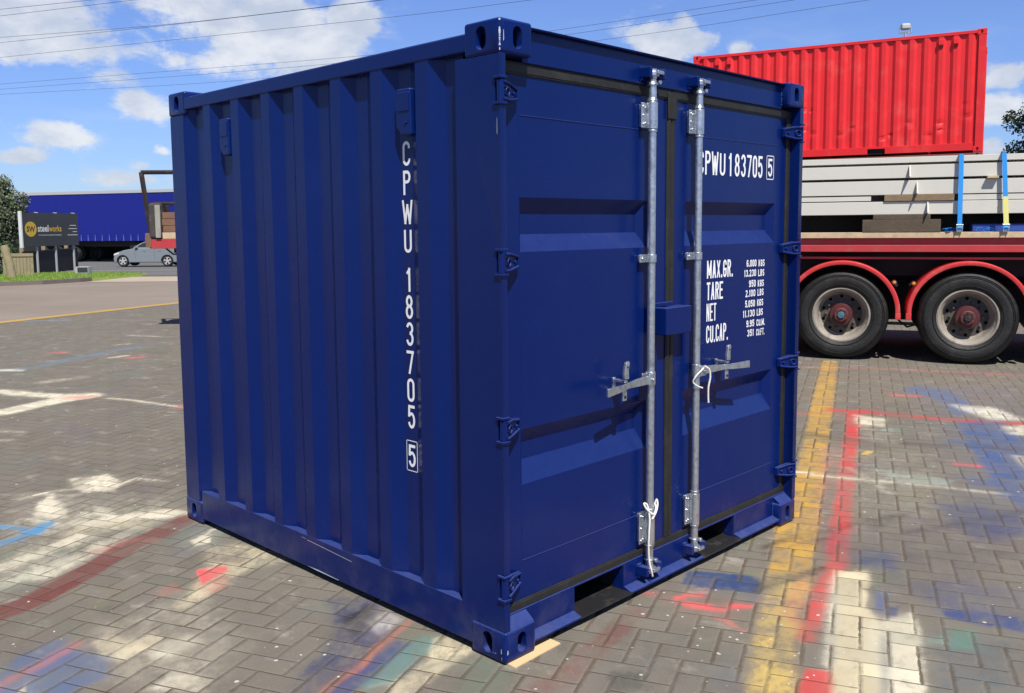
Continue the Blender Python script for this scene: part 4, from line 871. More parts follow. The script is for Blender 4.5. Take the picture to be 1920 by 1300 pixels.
# lock rods ------------------------------------------------
def rod(x, hs, hz):
    y = .020; mb = MB().cyl((x, y, .115), (x, y, 2.150), .0170, seg=24)
    o = mb.build('lock_rod', 'galv', cont, smooth=True)
    for (za, zb, kind) in ((1.952, 2.062, 1), (.206, .352, 1), (1.408, 1.442, 0)):
        b_ = MB()
        if kind:
            b_.cyl((x, y, za), (x, y, zb), .0225, seg=24)
            b_.box((x-.053, y+.014, za+.004), (x-.008, y+.020, zb-.004)); b_.box((x-.040, y+.020, za+.010), (x+.020, DY-.0015, zb-.010))
            for zz in (za-.012, zb+.001): b_.cyl((x, y, zz), (x, y, zz+.011), .0205, seg=24)
            for zz in (za+.020, (za+zb)/2, zb-.020): b_.lathe([(0.0001, -.0055), (.0045, -.0045), (.0065, 0)], 12, 'y', (x-.043, y+.014, zz))
            for zz in (za+.024, zb-.024): b_.lathe([(0.0001, -.0045), (.004, -.0035), (.0055, 0)], 10, 'y', (x-.029, y+.014, zz))
        else:
            b_.cyl((x, y, za), (x, y, zb), .0215, seg=24); b_.box((x-.060, y+.014, za), (x+.0, y+.020, zb)); b_.box((x-.045, y+.021, za+.004), (x+.018, DY-.002, zb-.004))
            b_.lathe([(0.0001, -.007), (.005, -.005), (.007, 0)], 12, 'y', (x-.045, y+.014, (za+zb)/2))
        br_ = b_.build('rod_bracket', 'galv', o, .0025, segs=2)
        if kind:
            for zz in (za+.018, zb-.022): MB().cyl((x+.018, y-.0152, zz), (x+.0195, y-.0172, zz), .0042, seg=8).build('bolt_hole', 'hole', o)
    for top in (1, 0):                                     # cam and keeper at each end
        z = 2.172 if top else .098; e = 1 if top else -1
        c_ = MB().cyl((x, y, z-e*.062), (x, y, z-e*.012), .0150, seg=20).cyl((x, y, z-e*.044), (x, y, z-e*.026), .0250, .014, seg=20).cyl((x, y, z-e*.108), (x, y, z-e*.092), .0235, .017, seg=20)
        c_.box((x-.010, y-.034, z+e*.004-.007), (x+.036, y-.020, z+e*.004+.009)).cyl((x+.030, y-.004, z-e*.030), (x+.030, y-.020, z-e*.030), .010, seg=12)
        c_.prism([(x-.034, y-.008), (x-.014, y-.026), (x+.018, y-.022), (x+.032, y+.002), (x+.014, y+.018), (x-.018, y+.012)], z-.010, z+.010, 'z')
        c_.prism([(x-.016, y-.012), (x+.004, y-.020), (x+.014, y-.004), (x-.006, y+.012)], z-.020, z+.020, 'z')
        c_.build('cam_end', 'galv', o, .003)
        kp_ = MB()
        yb = .046
        for s_ in (-1, 1):
            xa = x+s_*.050
            kp_.prism([(xa-s_*.012, yb), (xa-s_*.022, y-.010), (xa-s_*.008, y-.030), (xa+s_*.006, y-.028), (xa+s_*.012, yb)], z-.018, z+.022, 'z')
            kp_.prism([(xa+s_*.010, yb), (xa+s_*.008, yb-.018), (xa-s_*.02, yb-.010), (xa-s_*.02, yb)], z-.030, z+.028, 'z')
        kp_.box((x-.040, yb-.008, z-.012), (x+.040, yb, z+.014))
        kp_.build('cam_keeper', 'blue', o, .003)
    # handle, its hub and the latch plate on the door
    hb = MB(); hx = x+hs*.018
    hb.cyl((x, y, hz-.028), (x, y, hz+.030), .0205, seg=20)
    a, b = sorted((x, x+hs*.044)); hb.box((a, y-.026, hz-.024), (b, y-.018, hz+.024)); hb.box((a, y+.010, hz-.024), (b, y+.016, hz+.024))
    hb.build('handle_hub', 'galv', o, .002)
    hd_ = MB()
    pts = [(x+hs*.012, y-.014), (x+hs*.12, y-.018), (x+hs*.19, y-.026), (x+hs*.24, y-.042), (x+hs*.365, y-.058)]
    for (p, q), (w0, w1) in zip(zip(pts, pts[1:]), ((.019, .016), (.016, .012), (.012, .013), (.013, .017))):
        z0 = hz-(p[0]-x)*hs*.016; z1 = hz-(q[0]-x)*hs*.016
        t = .005
        hd_.add([(p[0], p[1]-t, z0-w0), (q[0], q[1]-t, z1-w1), (q[0], q[1]+t, z1-w1), (p[0], p[1]+t, z0-w0), (p[0], p[1]-t, z0+w0), (q[0], q[1]-t, z1+w1), (q[0], q[1]+t, z1+w1), (p[0], p[1]+t, z0+w0)],
                [(0,3,2,1),(4,5,6,7),(0,1,5,4),(1,2,6,5),(2,3,7,6),(3,0,4,7)])
    hd_.lathe([(0.0001, -.010), (.006, -.008), (.0085, 0)], 12, 'y', (x+hs*.022, y-.026, hz))
    hd_.build('handle', 'galv', o, .002)
    lp = MB(); lx = x+hs*.215
    lp.box((lx-.002, DY-.012, hz-.026), (lx+.016, DY-.001, hz+.028))
    lp.prism([(lx-.013, hz+.028), (lx-.016, hz+.052), (lx-.004, hz+.094), (lx+.014, hz+.100), (lx+.020, hz+.090), (lx+.012, hz+.064), (lx+.015, hz+.026)], y-.040, y-.026, 'y')
    lp.prism([(lx-.013, hz-.062), (lx+.013, hz-.062), (lx+.014, hz-.020), (lx-.014, hz-.020)], y-.030, y-.022, 'y')
    lp.box((lx-.008, y-.034, hz+.012), (lx+.012, DY-.010, hz+.024)); lp.box((lx-.008, y-.026, hz-.024), (lx+.012, DY-.010, hz-.014))
    lt = lp.build('handle_latch', 'galv', o, .003)
    MB().cyl((lx, y-.0300, hz-.046), (lx, y-.0315, hz-.046), .0065, seg=10).build('latch_hole', 'hole', o)
    MB().cyl((lx+.004, y-.0400, hz+.076), (lx+.004, y-.0415, hz+.076), .004, seg=10).build('latch_hole', 'hole', o)
    return o
rod(.900, -1, .922); rod(1.248, 1, .912)
# lock box over the door gap
lb = box('lock_box', (.966, -.012, 1.098), (1.157, DY-.001, 1.214), 'blue', None, .004)
cut(lb, [MB().box((.972, -.004, 1.05), (1.151, .052, 1.2085)), MB().box((1.00, .028, 1.15), (1.05, .05, 1.25))])
soft(lb, 30); lb.parent = cont
MB().box((.966, DY-.012, 1.2135), (1.105, DY+.001, 1.232)).build('lock_box_flange', 'blue', lb, .003)
# chips in the paint
cp = MB()
for x, y, z, a, b in ((-.0008, .020, .045, .002, .010), (-.0008, .018, .020, .001, .006), (-.0008, .016, 1.9, .001, .03), (-.0008, .05, .03, .003, .0012), (-.0008, .062, .028, .002, .0012)):
    cp.add([(x, y-a, z-b), (x, y+a, z-b*.7), (x, y+a*.5, z+b), (x, y-a*.7, z+b*.8)], [(0, 1, 2, 3)])
for x, y, z, a, b in ((.012, -.0008, .043, .003, .009), (.018, -.0008, 2.20, .002, .02), (W_-.130, .003, .055, .004, .004)):
    cp.add([(x-a, y, z-b), (x+a, y, z-b*.7), (x+a*.5, y, z+b), (x-a*.7, y, z+b*.8)], [(0, 1, 2, 3)])
for i in range(14):
    z = 2.150+i*.0075; w_ = random.uniform(.001, .004); zz = z+random.uniform(.004, .009); a_ = .0031
    if random.random() < .75: cp.add([(a_-w_*.7, a_+w_*.7, z), (a_+w_*.7, a_-w_*.7, z), (a_+w_*.5, a_-w_*.5, zz), (a_-w_*.6, a_+w_*.6, zz)], [(0, 1, 2, 3)])
for i in range(9):
    z = 2.150+i*.0115+random.uniform(-.002, .002); cp.add([(W_-.164, .0415, z), (W_-.160, .0415, z), (W_-.160, .0415, z+.005), (W_-.164, .0415, z+.004)], [(0, 1, 2, 3)])
    z = .03+i*.011; cp.add([(W_-.164, .0425, z), (W_-.161, .0425, z), (W_-.161, .0425, z+.004), (W_-.164, .0425, z+.004)], [(0, 1, 2, 3)])
cp.build('paint_chip', 'chip', cont)
# things around the container
sh = MB().prism([(.016, -.033), (.268, -.026), (.270, .047), (.020, .06)], -.0055, -.0010, 'z').build('plywood_shim', 'ply')
tag(sh, 'pale plywood shim showing under the nearest bottom corner of the blue container', 'shim', 'shims under the container corners')
sh = MB().prism([(2.03, .014), (2.12, .012), (2.12, .09), (2.03, .09)], -.0055, -.0010, 'z').build('plywood_shim', mat('reddish_shim', (.42, .20, .12), .8))
tag(sh, 'thin reddish shim under the right front corner of the blue container', 'shim', 'shims under the container corners')
sh = MB().box((.01, 2.26, -.0055), (.16, 2.43, -.0010)).build('plywood_shim', 'rubber')
tag(sh, 'black pad under the far left bottom corner of the blue container', 'shim', 'shims under the container corners')
def rope(pts, r, n=10):
    """twisted two-strand rope through smoothed points"""
    P_ = [Vector(p) for p in pts]; S_ = []
    for i in range(len(P_)-1):
        p0, p1, p2, p3 = P_[max(i-1, 0)], P_[i], P_[i+1], P_[min(i+2, len(P_)-1)]
        for j in range(n):
            t = j/n; S_.append(.5*((2*p1)+(-p0+p2)*t+(2*p0-5*p1+4*p2-p3)*t*t+(-p0+3*p1-3*p2+p3)*t**3))
    S_.append(P_[-1]); mb = MB(); ph = 0
    for s_ in (0, math.pi*2/3, math.pi*4/3):
        q = []; ph = s_; up_ = Vector((.3, .2, 1))
        for i, p in enumerate(S_):
            d = (S_[min(i+1, len(S_)-1)]-S_[max(i-1, 0)]).normalized(); a = d.cross(up_)
            a = a.normalized() if a.length > .05 else d.orthogonal().normalized(); b = d.cross(a)
            if i: ph += (p-S_[i-1]).length/(r*5)*2*math.pi/1.6
            q.append(p+(a*math.cos(ph)+b*math.sin(ph))*r*.5)
        mb.tube(q, r*.62, 6)
    return mb
x, y = .900, .020
r1 = rope([(x+.022, y, .352), (x+.030, y-.006, .372), (x+.010, y-.026, .366), (x-.014, y-.030, .345), (x-.040, y-.014, .370), (x-.046, y-.004, .392), (x-.034, y-.012, .385), (x-.030, y-.022, .330), (x-.036, y-.024, .27), (x-.036, y-.022, .20), (x-.030, y-.022, .14), (x-.022, y-.028, .098), (x-.012, y-.026, .072)], .0038).build('rope', 'rope', smooth=True)
tag(r1, 'white cord knotted round the foot of the left lock rod with a long hanging tail', 'rope', 'cords tied to the lock rods')
r1b = rope([(x+.028, y-.006, .375), (x+.034, y-.012, .395), (x+.024, y-.024, .378), (x+.004, y-.03, .35), (x-.020, y-.028, .325)], .0038).build('loop', 'rope', smooth=True); r1b.parent = r1
x = 1.248; hz = .912
r2 = rope([(x+.030, y-.030, hz+.018), (x+.012, y-.030, hz+.010), (x-.014, y-.026, hz-.004), (x-.036, y-.020, hz-.022), (x-.038, y-.010, hz-.046), (x-.018, y-.022, hz-.066), (x+.008, y-.03, hz-.076)], .0034).build('rope', 'rope', smooth=True)
r2b = rope([(x+.012, y-.038, hz+.022), (x+.034, y-.046, hz+.006), (x+.044, y-.046, hz-.03), (x+.040, y-.040, hz-.075), (x+.045, y-.036, hz-.115), (x+.051, y-.034, hz-.148)], .0040).build('tail', 'rope', smooth=True); r2b.parent = r2
tag(r2, 'white cord looped round the right lock rod beside its handle', 'rope', 'cords tied to the lock rods')
# ------------------------------------------------------------------ the red flatbed trailer and its load
TA = R(-66.479); TP = (7.861, 2.306, 0)
T3 = Matrix.Translation(Vector(TP)) @ Matrix.Rotation(TA, 4, 'Z')
trl = empty('flatbed_trailer', TP, TA, label='red flatbed trailer with wide dusty wheels carrying a stack of cream steel', cat='trailer')
U0, U1 = -6.2, 4.6
box('deck', (U0, -.015, 1.394), (U1, 2.45, 1.458), 'pale', trl, .004)
sr = MB().box((U0, .050, 1.24), (U1, .062, 1.394)).build('side_rail', 'redt', trl)
MB().box((U0, .0, 1.237), (U1, .052, 1.316)).build('rail_flange', 'redt', sr, .006)
MB().box((U0, .055, 1.155), (U1, .075, 1.180)).build('lower_lip', 'redt', trl, .002)
for yb in (.72, 1.55):
    mb = MB(); mb.box((U0+.3, yb, .88), (U1-.1, yb+.02, 1.39)); mb.box((U0+.3, yb-.06, .86), (U1-.1, yb+.08, .88)); mb.build('chassis_beam', 'chassis', trl)
cm = MB()
u = U0+.25
while u < U1: cm.box((u, .08, 1.245), (u+.05, 2.38, 1.385)); u += .42
cm.build('cross_member', 'dred', trl)
MB().box((-2.0, .78, .40), (3.4, 1.50, .88)).build('shade_block', 'chassis', trl)  # dark box added to stand for the shade between the wheels
box('underrun_board', (U0+.2, .45, .95), (U1-.2, .47, 1.22), 'chassis', trl)
lg = MB().box((-4.6, .35, .10), (-4.48, .47, 1.2)).box((-4.66, .29, .0), (-4.42, .53, .03)).build('landing_leg', 'chassis', trl)
WZ, WR = .515, .508
def wheel(uc, cap):
    c = (uc, 0, WZ)
    ty = MB().lathe([(.312, .020), (.318, .004), (.34, -.012), (.40, -.026), (.44, -.022), (.475, -.006), (.498, .018), (WR, .045), (WR+.002, .10), (WR+.002, .17), (WR, .225), (.49, .26), (.42, .285), (.33, .27), (.30, .25)], 72, 'y')
    for rg_, hh_ in ((.352, -.020), (.446, -.024), (.462, -.018)): ty.lathe([(rg_-.004, hh_+.004), (rg_, hh_-.004), (rg_+.004, hh_+.004)], 72, 'y')
    for yg in (.075, .12, .165): ty.lathe([(WR+.0025, yg-.006), (WR+.006, yg), (WR+.0025, yg+.006)], 72, 'y')
    t = ty.build('wheel', 'tyre', trl, smooth=True); t.location = c
    rm = MB().lathe([(.318, .018), (.316, .004), (.300, .000), (.292, .006), (.288, .022), (.272, .034), (.262, .060), (.252, .110), (.236, .150), (.225, .158)], 60, 'y').build('rim', 'rim', t, smooth=True)
    ds = MB().lathe([(.236, .156), (.20, .150), (.165, .140), (.11, .140), (.11, .152), (.165, .152), (.20, .162), (.236, .168), (.236, .156)], 60, 'y').build('wheel_disc', 'disc', None)
    cs = [MB().cyl((.205*math.cos(a), .10, .205*math.sin(a)), (.205*math.cos(a), .20, .205*math.sin(a)), .019, seg=14) for a in [R(18+36*i) for i in range(10)]]
    cut(ds, cs); soft(ds, 30); ds.parent = t
    nb = MB().cyl((0, .142, 0), (0, .118, 0), .017, seg=6).cyl((0, .118, 0), (0, .108, 0), .010, seg=10).build('wheel_nut', 'disc', t, .002)
    for i in range(10):
        a = R(36*i); q = nb if i == 0 else link(nb.copy()); q.parent = t; q.location = (.168*math.cos(a), 0, .168*math.sin(a))
    back = MB().cyl((0, .20, 0), (0, .24, 0), .24, seg=40).build('brake_drum', 'hole', t)
    hb = MB().lathe([(.128, .150), (.128, .040), (.118, .026), (.085, .022), (.0, .022)], 48, 'y').build('hub', 'dred', t, smooth=True)
    h2 = MB().lathe([(.080, .024), (.078, -.012), (.070, -.020), (.048, -.020), (.044, -.010), (.0, -.010)], 40, 'y')
    for i in range(8): a = R(45*i); h2.cyl((.064*math.cos(a), -.018, .064*math.sin(a)), (.064*math.cos(a), -.026, .064*math.sin(a)), .007, seg=6)
    h2.build('hub_flange', 'hubred', t, smooth=True)
    MB().lathe([(.042, -.008), (.042, -.034), (.036, -.042), (0, -.044)], 8 if cap == 'cap' else 24, 'y').build('hub_cap', cap, t, smooth=cap != 'cap')
    tw = MB().lathe([(.30, .34), (.42, .325), (.49, .36), (WR, .40), (WR, .56), (.49, .60), (.30, .62)], 60, 'y').build('inner_tyre', 'tyre', trl, smooth=True); tw.location = c
    tw2 = MB().lathe([(.10, 1.86), (.42, 1.85), (.49, 1.87), (WR, 1.90), (WR, 2.40), (.49, 2.44), (.10, 2.42)], 40, 'y').build('far_tyre', 'tyre', trl, smooth=True); tw2.location = c
    return t
for uc, cap in ((-1.31, 'black'), (0, 'cap'), (1.312, 'black'), (2.62, 'black')):
    wheel(uc, cap)
    MB().cyl((uc, .25, WZ), (uc, 2.3, WZ), .065, seg=16).box((uc-.05, .70, WZ), (uc+.05, .78, .90)).box((uc-.05, 1.55, WZ), (uc+.05, 1.63, .90)).build('axle', 'chassis', trl)
    # mudguard: a curved sheet with an outer rolled lip and square ends
    prof = [(.575, -.046), (.585, -.052), (.614, -.050), (.624, -.040), (.626, .06), (.626, .55), (.618, .55), (.618, .05), (.610, -.028), (.590, -.032), (.580, -.028)]
    vs = []; fs = []; ns = 44; npf = len(prof)
    for i in range(ns+1):
        a = math.pi*i/ns
        for (r_, y_) in prof: vs.append((uc-r_*math.cos(a), y_, .555+r_*math.sin(a)*.935))
    for i in range(ns):
        for j in range(npf): fs.append((i*npf+j, i*npf+(j+1) % npf, (i+1)*npf+(j+1) % npf, (i+1)*npf+j))
    fs += [tuple(range(npf)), tuple(range(ns*npf, (ns+1)*npf))]
    mg = MB().add(vs, fs).build('mudguard', 'guard', trl, smooth=True)
    for s_ in (-1, 1):
        a, b = sorted((uc+s_*.573, uc+s_*.629)); box('mudguard_end', (a, -.053, .478), (b, .10, .553), 'guard', mg, .004)
        MB().cyl((uc+s_*.58, .10, .86), (uc+s_*.58, .66, .86), .018, seg=12).build('mudguard_stay', 'chassis', mg)
for uq, zq in ((.555, .893), (.757, .883)):
    lp = MB().cyl((uq, .03, zq), (uq, .075, zq), .030, seg=18).build('marker_lamp', 'chassis', trl)
    MB().lathe([(.021, .032), (.017, .018), (0, .012)], 16, 'y', (uq, 0, zq)).build('lens', 'amber', lp, smooth=True)
MB().tube([(.50, .35, .80), (.60, .34, .46), (.72, .34, .36), (.86, .36, .40), (.92, .4, .8)], .012, 8).build('air_hose', 'chassis', trl, smooth=True)
box('shade_screen', (U0+.3, 2.40, .30), (U1-.1, 2.43, 1.25), 'chassis', trl)  # dark sheet added so the ground beyond the trailer reads as shaded
box('pale_bar', (.05, 1.1, .30), (1.3, 1.16, .335), 'soft', trl, .005)  # pale grey bar low between two wheels

# steel beams ------------------------------------------
def tparent(name, label, cat, group=None):
    o = empty(name, TP, TA, label=label, cat=cat, group=group); return o
def beam(z0, z1, y0, u0, u1, label, depth=.42, cleats=()):
    b_ = tparent('steel_beam', label, 'steel beam', 'cream steel beams stacked on the trailer')
    h = z1-z0; t = .014
    MB().box((u0, y0, z0), (u1, y0+t, z1)).box((u0, y0+t, z0), (u1, y0+depth, z0+t)).box((u0, y0+t, z1-t), (u1, y0+depth, z1)).box((u0, y0+depth-t, z0+t), (u1, y0+depth, z1-t)).build('hollow_section', 'steel', b_, .004)
    for (cu, p, a, c) in cleats:
        MB().prism([(y0-.0005, a), (y0-p, a+.006), (y0-p*.15, c), (y0-.0005, c)] if a < c else [(y0-.0005, c), (y0-p, a), (y0-.0005, a)], cu, cu+.012, 'x').build('cleat_plate', 'steel', b_)
    return b_
beam(2.228, 2.292, .040, U0+1.2, 4.4, 'topmost cream steel section of the stack on the trailer, the thinnest one', .5)
beam(2.060, 2.200, .020, U0+.9, 4.3, 'second cream steel section from the top of the stack on the trailer', cleats=((.668, .115, 2.064, 2.196),))
beam(1.876, 2.032, .025, U0+1.0, 4.4, 'third cream steel section from the top, resting on the short timber packer', cleats=((.748, .12, 1.880, 2.010),))
beam(1.657, 1.800, .020, U0+.8, 4.4, 'lowest cream steel section of the stack, lying on the dark sleepers', cleats=((.862, .11, 1.665, 1.790),))
fl = MB().box((U0+.9, .028, 1.812), (.283, .25, 1.862)).build('steel_flat', 'steel'); fl.matrix_world = T3
tag(fl, 'thin greyish steel flat above the lowest cream beam, ending at a dark gap', 'steel flat')
fl = MB().box((1.19, .028, 1.808), (4.3, .25, 1.866)).build('steel_flat', 'steel'); fl.matrix_world = T3
tag(fl, 'cream steel flat above the lowest beam, right of the short timber packer', 'steel flat')
cb = MB().box((1.44, -.045, 2.034), (1.55, .03, 2.0585)).build('packing_block', 'pale', None, .003); cb.matrix_world = T3
tag(cb, 'small pale wood block wedged between the upper two beams by the right strap', 'wood block')
for (u0, u1, z0, z1, y0, y1, m_, lab) in (
    (.42, 1.13, 1.8025, 1.8735, .0, .9, 'packer', 'pale timber packer in the dark gap above the lowest steel beam'),
    (.20, 1.005, 1.4585, 1.600, -.02, .10, 'timber', 'weathered dark sleeper on the trailer deck left of the blue straps'),
    (.31, .90, 1.6005, 1.6565, .0, .12, 'timber', 'thinner brown plank lying on the sleeper under the lowest beam')):
    o = MB().box((u0, y0, z0), (u1, y1, z1)).build('timber_block', m_, None, .006); o.matrix_world = T3
    tag(o, lab, 'timber', 'timbers packed under the steel beams')
for u0, lab in ((-4.6, 'dark timber bearer under the steel stack, hidden side of the trailer deck'), (3.3, 'dark timber bearer under the steel stack, beyond the right strap')):
    o = MB().box((u0, .0, 1.4585), (u0+.3, 2.2, 1.6565)).build('timber_block', 'timber', None, .006); o.matrix_world = T3
    tag(o, lab, 'timber', 'timbers packed under the steel beams')
for i, (ya, lab) in enumerate(((.62, 'cream steel section lying behind the front stack, second row'), (1.20, 'cream steel section lying behind the front stack, third row'))):
    b_ = tparent('steel_beam', lab, 'steel beam', 'cream steel beams stacked on the trailer')
    MB().box((U0+1, ya, 1.658), (4.2, ya+.5, 2.20)).build('hollow_section', 'steel', b_, .004)
o = MB().box((U0+1.2, .46, 1.4585), (4.2, .60, 1.6565)).build('timber_block', 'stain', None, .006); o.matrix_world = T3  # black bar added to darken the gap under the stack
tag(o, 'long black filler added for the deep shade under the steel stack', 'timber', 'timbers packed under the steel beams')
# small clutter on the deck below the load
pl = MB().box((1.33, .10, 1.4585), (2.3, .9, 1.545)).build('blue_sheet', mat('blue_sheet', (.015, .05, .28), .6), None, .01); pl.matrix_world = T3
tag(pl, 'folded dark blue sheet lying on the deck under the right end of the load', 'sheet')
# ratchet straps
def strap(u, lean, yellow, lab):
    s_ = tparent('ratchet_strap', lab, 'ratchet strap', 'blue straps over the steel load')
    def web(z0, z1, m_, nm, yf, w=.023):
        mb = MB(); n = 8
        for i in range(n):
            a, b_ = i/n, (i+1)/n; za, zb = z0+(z1-z0)*a, z0+(z1-z0)*b_
            ua = u+lean*(2.295-za); ub = u+lean*(2.295-zb); ya, yb = yf(za), yf(zb)
            mb.add([(ua-w, ya, za), (ua+w, ya, za), (ub+w, yb, zb), (ub-w, yb, zb), (ua-w, ya+.004, za), (ua+w, ya+.004, za), (ub+w, yb+.004, zb), (ub-w, yb+.004, zb)],
                   [(0,1,2,3),(7,6,5,4),(0,4,5,1),(3,2,6,7),(0,3,7,4),(1,5,6,2)])
        return mb.build(nm, m_, s_)
    yf = lambda z: -.034-(2.295-z)*.012
    if yellow: web(2.298, 1.835, 'strap', 'webbing', yf); web(1.835, 1.545, 'strapy', 'label_sleeve', lambda z: yf(z)-.003, .0245)
    else: web(2.298, 1.545, 'strap', 'webbing', yf)
    top = MB().box((u-.023, -.034, 2.295), (u+.023, 1.7, 2.300)).build('top_webbing', 'strap', s_)
    ub = u+lean*.75; yb = yf(1.545)
    rb = MB().box((ub-.030, yb-.012, 1.462), (ub-.022, yb+.016, 1.545)).box((ub+.022, yb-.012, 1.462), (ub+.030, yb+.016, 1.545)).cyl((ub-.033, yb, 1.505), (ub+.033, yb, 1.505), .013, seg=10).cyl((ub-.036, yb-.006, 1.535), (ub+.036, yb-.006, 1.535), .009, seg=10)
    r_ = rb.build('ratchet', 'galv', s_, .002)
    MB().cyl((ub-.021, yb, 1.505), (ub+.021, yb, 1.505), .021, seg=14).box((ub-.02, yb-.002, 1.50), (ub+.02, yb+.004, 1.549)).build('wound_webbing', 'strap', r_)
    MB().box((ub-.022, yb+.006, 1.460), (ub+.022, yb+.010, 1.50)).build('hook', 'galv', r_)
    return s_
strap(1.182, .010, False, 'bright blue strap running straight down the cream beams, all blue to its buckle')
strap(1.592, .062, True, 'bright blue strap at right whose lower part is a pale yellow sleeve')
def bundle(u, s, lab):
    mb = MB(); rg = random.Random(int(u*100))
    for i in range(7):
        c = Vector((u+rg.uniform(-.05, .05)*s, rg.uniform(-.01, .05), 1.462)); a0 = rg.uniform(0, 6.28); ra = rg.uniform(.014, .032)*s; w = .012; n = 9
        L = []
        for j in range(n+1):
            t = a0+j*.62; L.append(c+Vector((ra*1.5*math.cos(t), .012*math.sin(t*1.7+i), ra*.8*(1+math.sin(t)))))
        for p, q in zip(L, L[1:]):
            e = Vector((0, w, 0)); k_ = Vector((.0, 0, .0035))
            mb.add([p-e, q-e, q+e, p+e, p-e-k_, q-e-k_, q+e-k_, p+e-k_], [(0,1,2,3),(7,6,5,4),(0,4,5,1),(3,2,6,7),(0,3,7,4),(1,5,6,2)])
    o = mb.build('strap_tail', 'strap'); o.matrix_world = T3; tag(o, lab, 'strap tail', 'loose blue strap ends on the trailer deck')
bundle(1.09, 1.0, 'crumpled loose blue strap end left of the first buckle on the deck')
bundle(1.45, 1.1, 'crumpled loose blue strap end between the two buckles on the deck')

# ------------------------------------------------------------------ red container on another one
def iso_box(ox, oy, ang, z0, L, Wd, H, mt, label, group, cname='shipping_container', dents=True):
    c = empty(cname, (ox, oy, z0), ang, label=label, cat='container', group=group)
    for x in (0, L):
        for y in (0, Wd):
            for z in (0, H):
                sx = 1 if x == 0 else -1; sy = 1 if y == 0 else -1; sz = 1 if z == 0 else -1
                a = (min(x, x+sx*.178), min(y, y+sy*.162), min(z, z+sz*.118)); b = (max(x, x+sx*.178), max(y, y+sy*.162), max(z, z+sz*.118))
                o = box('corner_casting', a, b, mt, None, .008)
                if y == 0:
                    cut(o, [slot((x+sx*.095, 0, z+sz*.059), 'y', .05, .075, .05)]); o.data.materials.clear(); o.data.materials.append(M[mt] if isinstance(mt, str) else mt)
                o.parent = c
            sx = 1 if x == 0 else -1; sy = 1 if y == 0 else -1
            a = (min(x+sx*.004, x+sx*.15), min(y+sy*.004, y+sy*.12), .118); b = (max(x+sx*.004, x+sx*.15), max(y+sy*.004, y+sy*.12), H-.118)
            box('corner_post', a, b, mt, c, .006)
    for y in (.006, Wd-.066):
        box('top_rail', (.178, y, H-.085), (L-.178, y+.06, H-.02), mt, c, .004)
        o = box('bottom_rail', (.178, y, .03), (L-.178, y+.05, .185), mt, None, .003)
        cut(o, [MB().box((L*.5-1.03-.18, y-.1, .0), (L*.5-1.03+.18, y+.2, .145)), MB().box((L*.5+1.03-.18, y-.1, .0), (L*.5+1.03+.18, y+.2, .145))]); o.parent = c
    pk = MB()
    for s_ in (-1.03, 1.03): pk.box((L*.5+s_-.18, .06, .03), (L*.5+s_+.18, Wd-.06, .05)).box((L*.5+s_-.19, .08, .05), (L*.5+s_+.19, Wd-.08, .14))
    pk.build('forklift_pocket', 'hole', c)
    n = int((L-.36)/.2775); p = (L-.31)/n
    for y0, s_ in ((.012, 1), (Wd-.012, -1)):
        pr = []
        for i in range(n):
            b0 = .155+i*p
            pr += [(b0, .044), (b0+p*.14, .044), (b0+p*.36, 0), (b0+p*.64, 0), (b0+p*.86, .044)]
        pr.append((L-.155, .044))
        zz = [.15+(H-.23)*i/48 for i in range(49)]; vs = []; fs = []; m_ = len(pr)
        random.seed(int(H*100)+int(y0*10)); dn = [(random.uniform(.3, L-.3), random.uniform(.2, 1.1), random.uniform(.035, .075), random.uniform(.012, .03)) for _ in range(26)] if dents else []
        for z in zz:
            for (x, d) in pr:
                e = sum(a*math.exp(-((x-dx)**2+(z-dz)**2*1.5)/(r*r)) for dx, dz, r, a in dn)
                vs.append((x, y0+s_*(d+e), z))
        for j in range(len(zz)-1):
            for i in range(m_-1): fs.append((j*m_+i, j*m_+i+1, (j+1)*m_+i+1, (j+1)*m_+i))
        w_ = MB().add(vs, fs).build('side_wall', mt, c, normals=False)
    for x in (.04, L-.04):
        MB().box((x-.006, .12, .1), (x+.006, Wd-.12, H-.06)).build('end_wall', mt, c)
    box('roof', (.05, .05, H-.03), (L-.05, Wd-.05, H-.016), mt, c)
    for x in (.155+1.5*p, .155+2.5*p, L-.155-2.5*p, L-.155-1.5*p):
        v_ = MB().prism([(-.028, H-.16), (-.028, H-.26), (.010, H-.31), (.014, H-.15)], x-.045-p*.0, x+.045, 'x').build('air_vent', mt, c, .004)
        MB().box((x-.04, -.016, H-.315), (x+.04, .012, H-.300)).build('vent_slot', 'hole', v_)
    return c
RZ = 3.04; Rt = 5.555
_P1, _P2 = Vector((16.62, 10.01)), Vector((18.37, 4.05))
_ang = math.atan2(_P2.y-_P1.y, _P2.x-_P1.x)
iso_box(_P1.x, _P1.y, _ang, RZ, (_P2-_P1).length, 2.438, Rt-RZ, 'red', 'long bright red corrugated container behind the trailer, dented near its base', None)
iso_box(_P1.x, _P1.y, _ang, -.02, (_P2-_P1).length, 2.438, RZ+.02-.006, mat('rust_brown_container', (.20, .05, .035), .6, var=.2), 'brown container standing on the ground beneath the bright red one', None, dents=False)
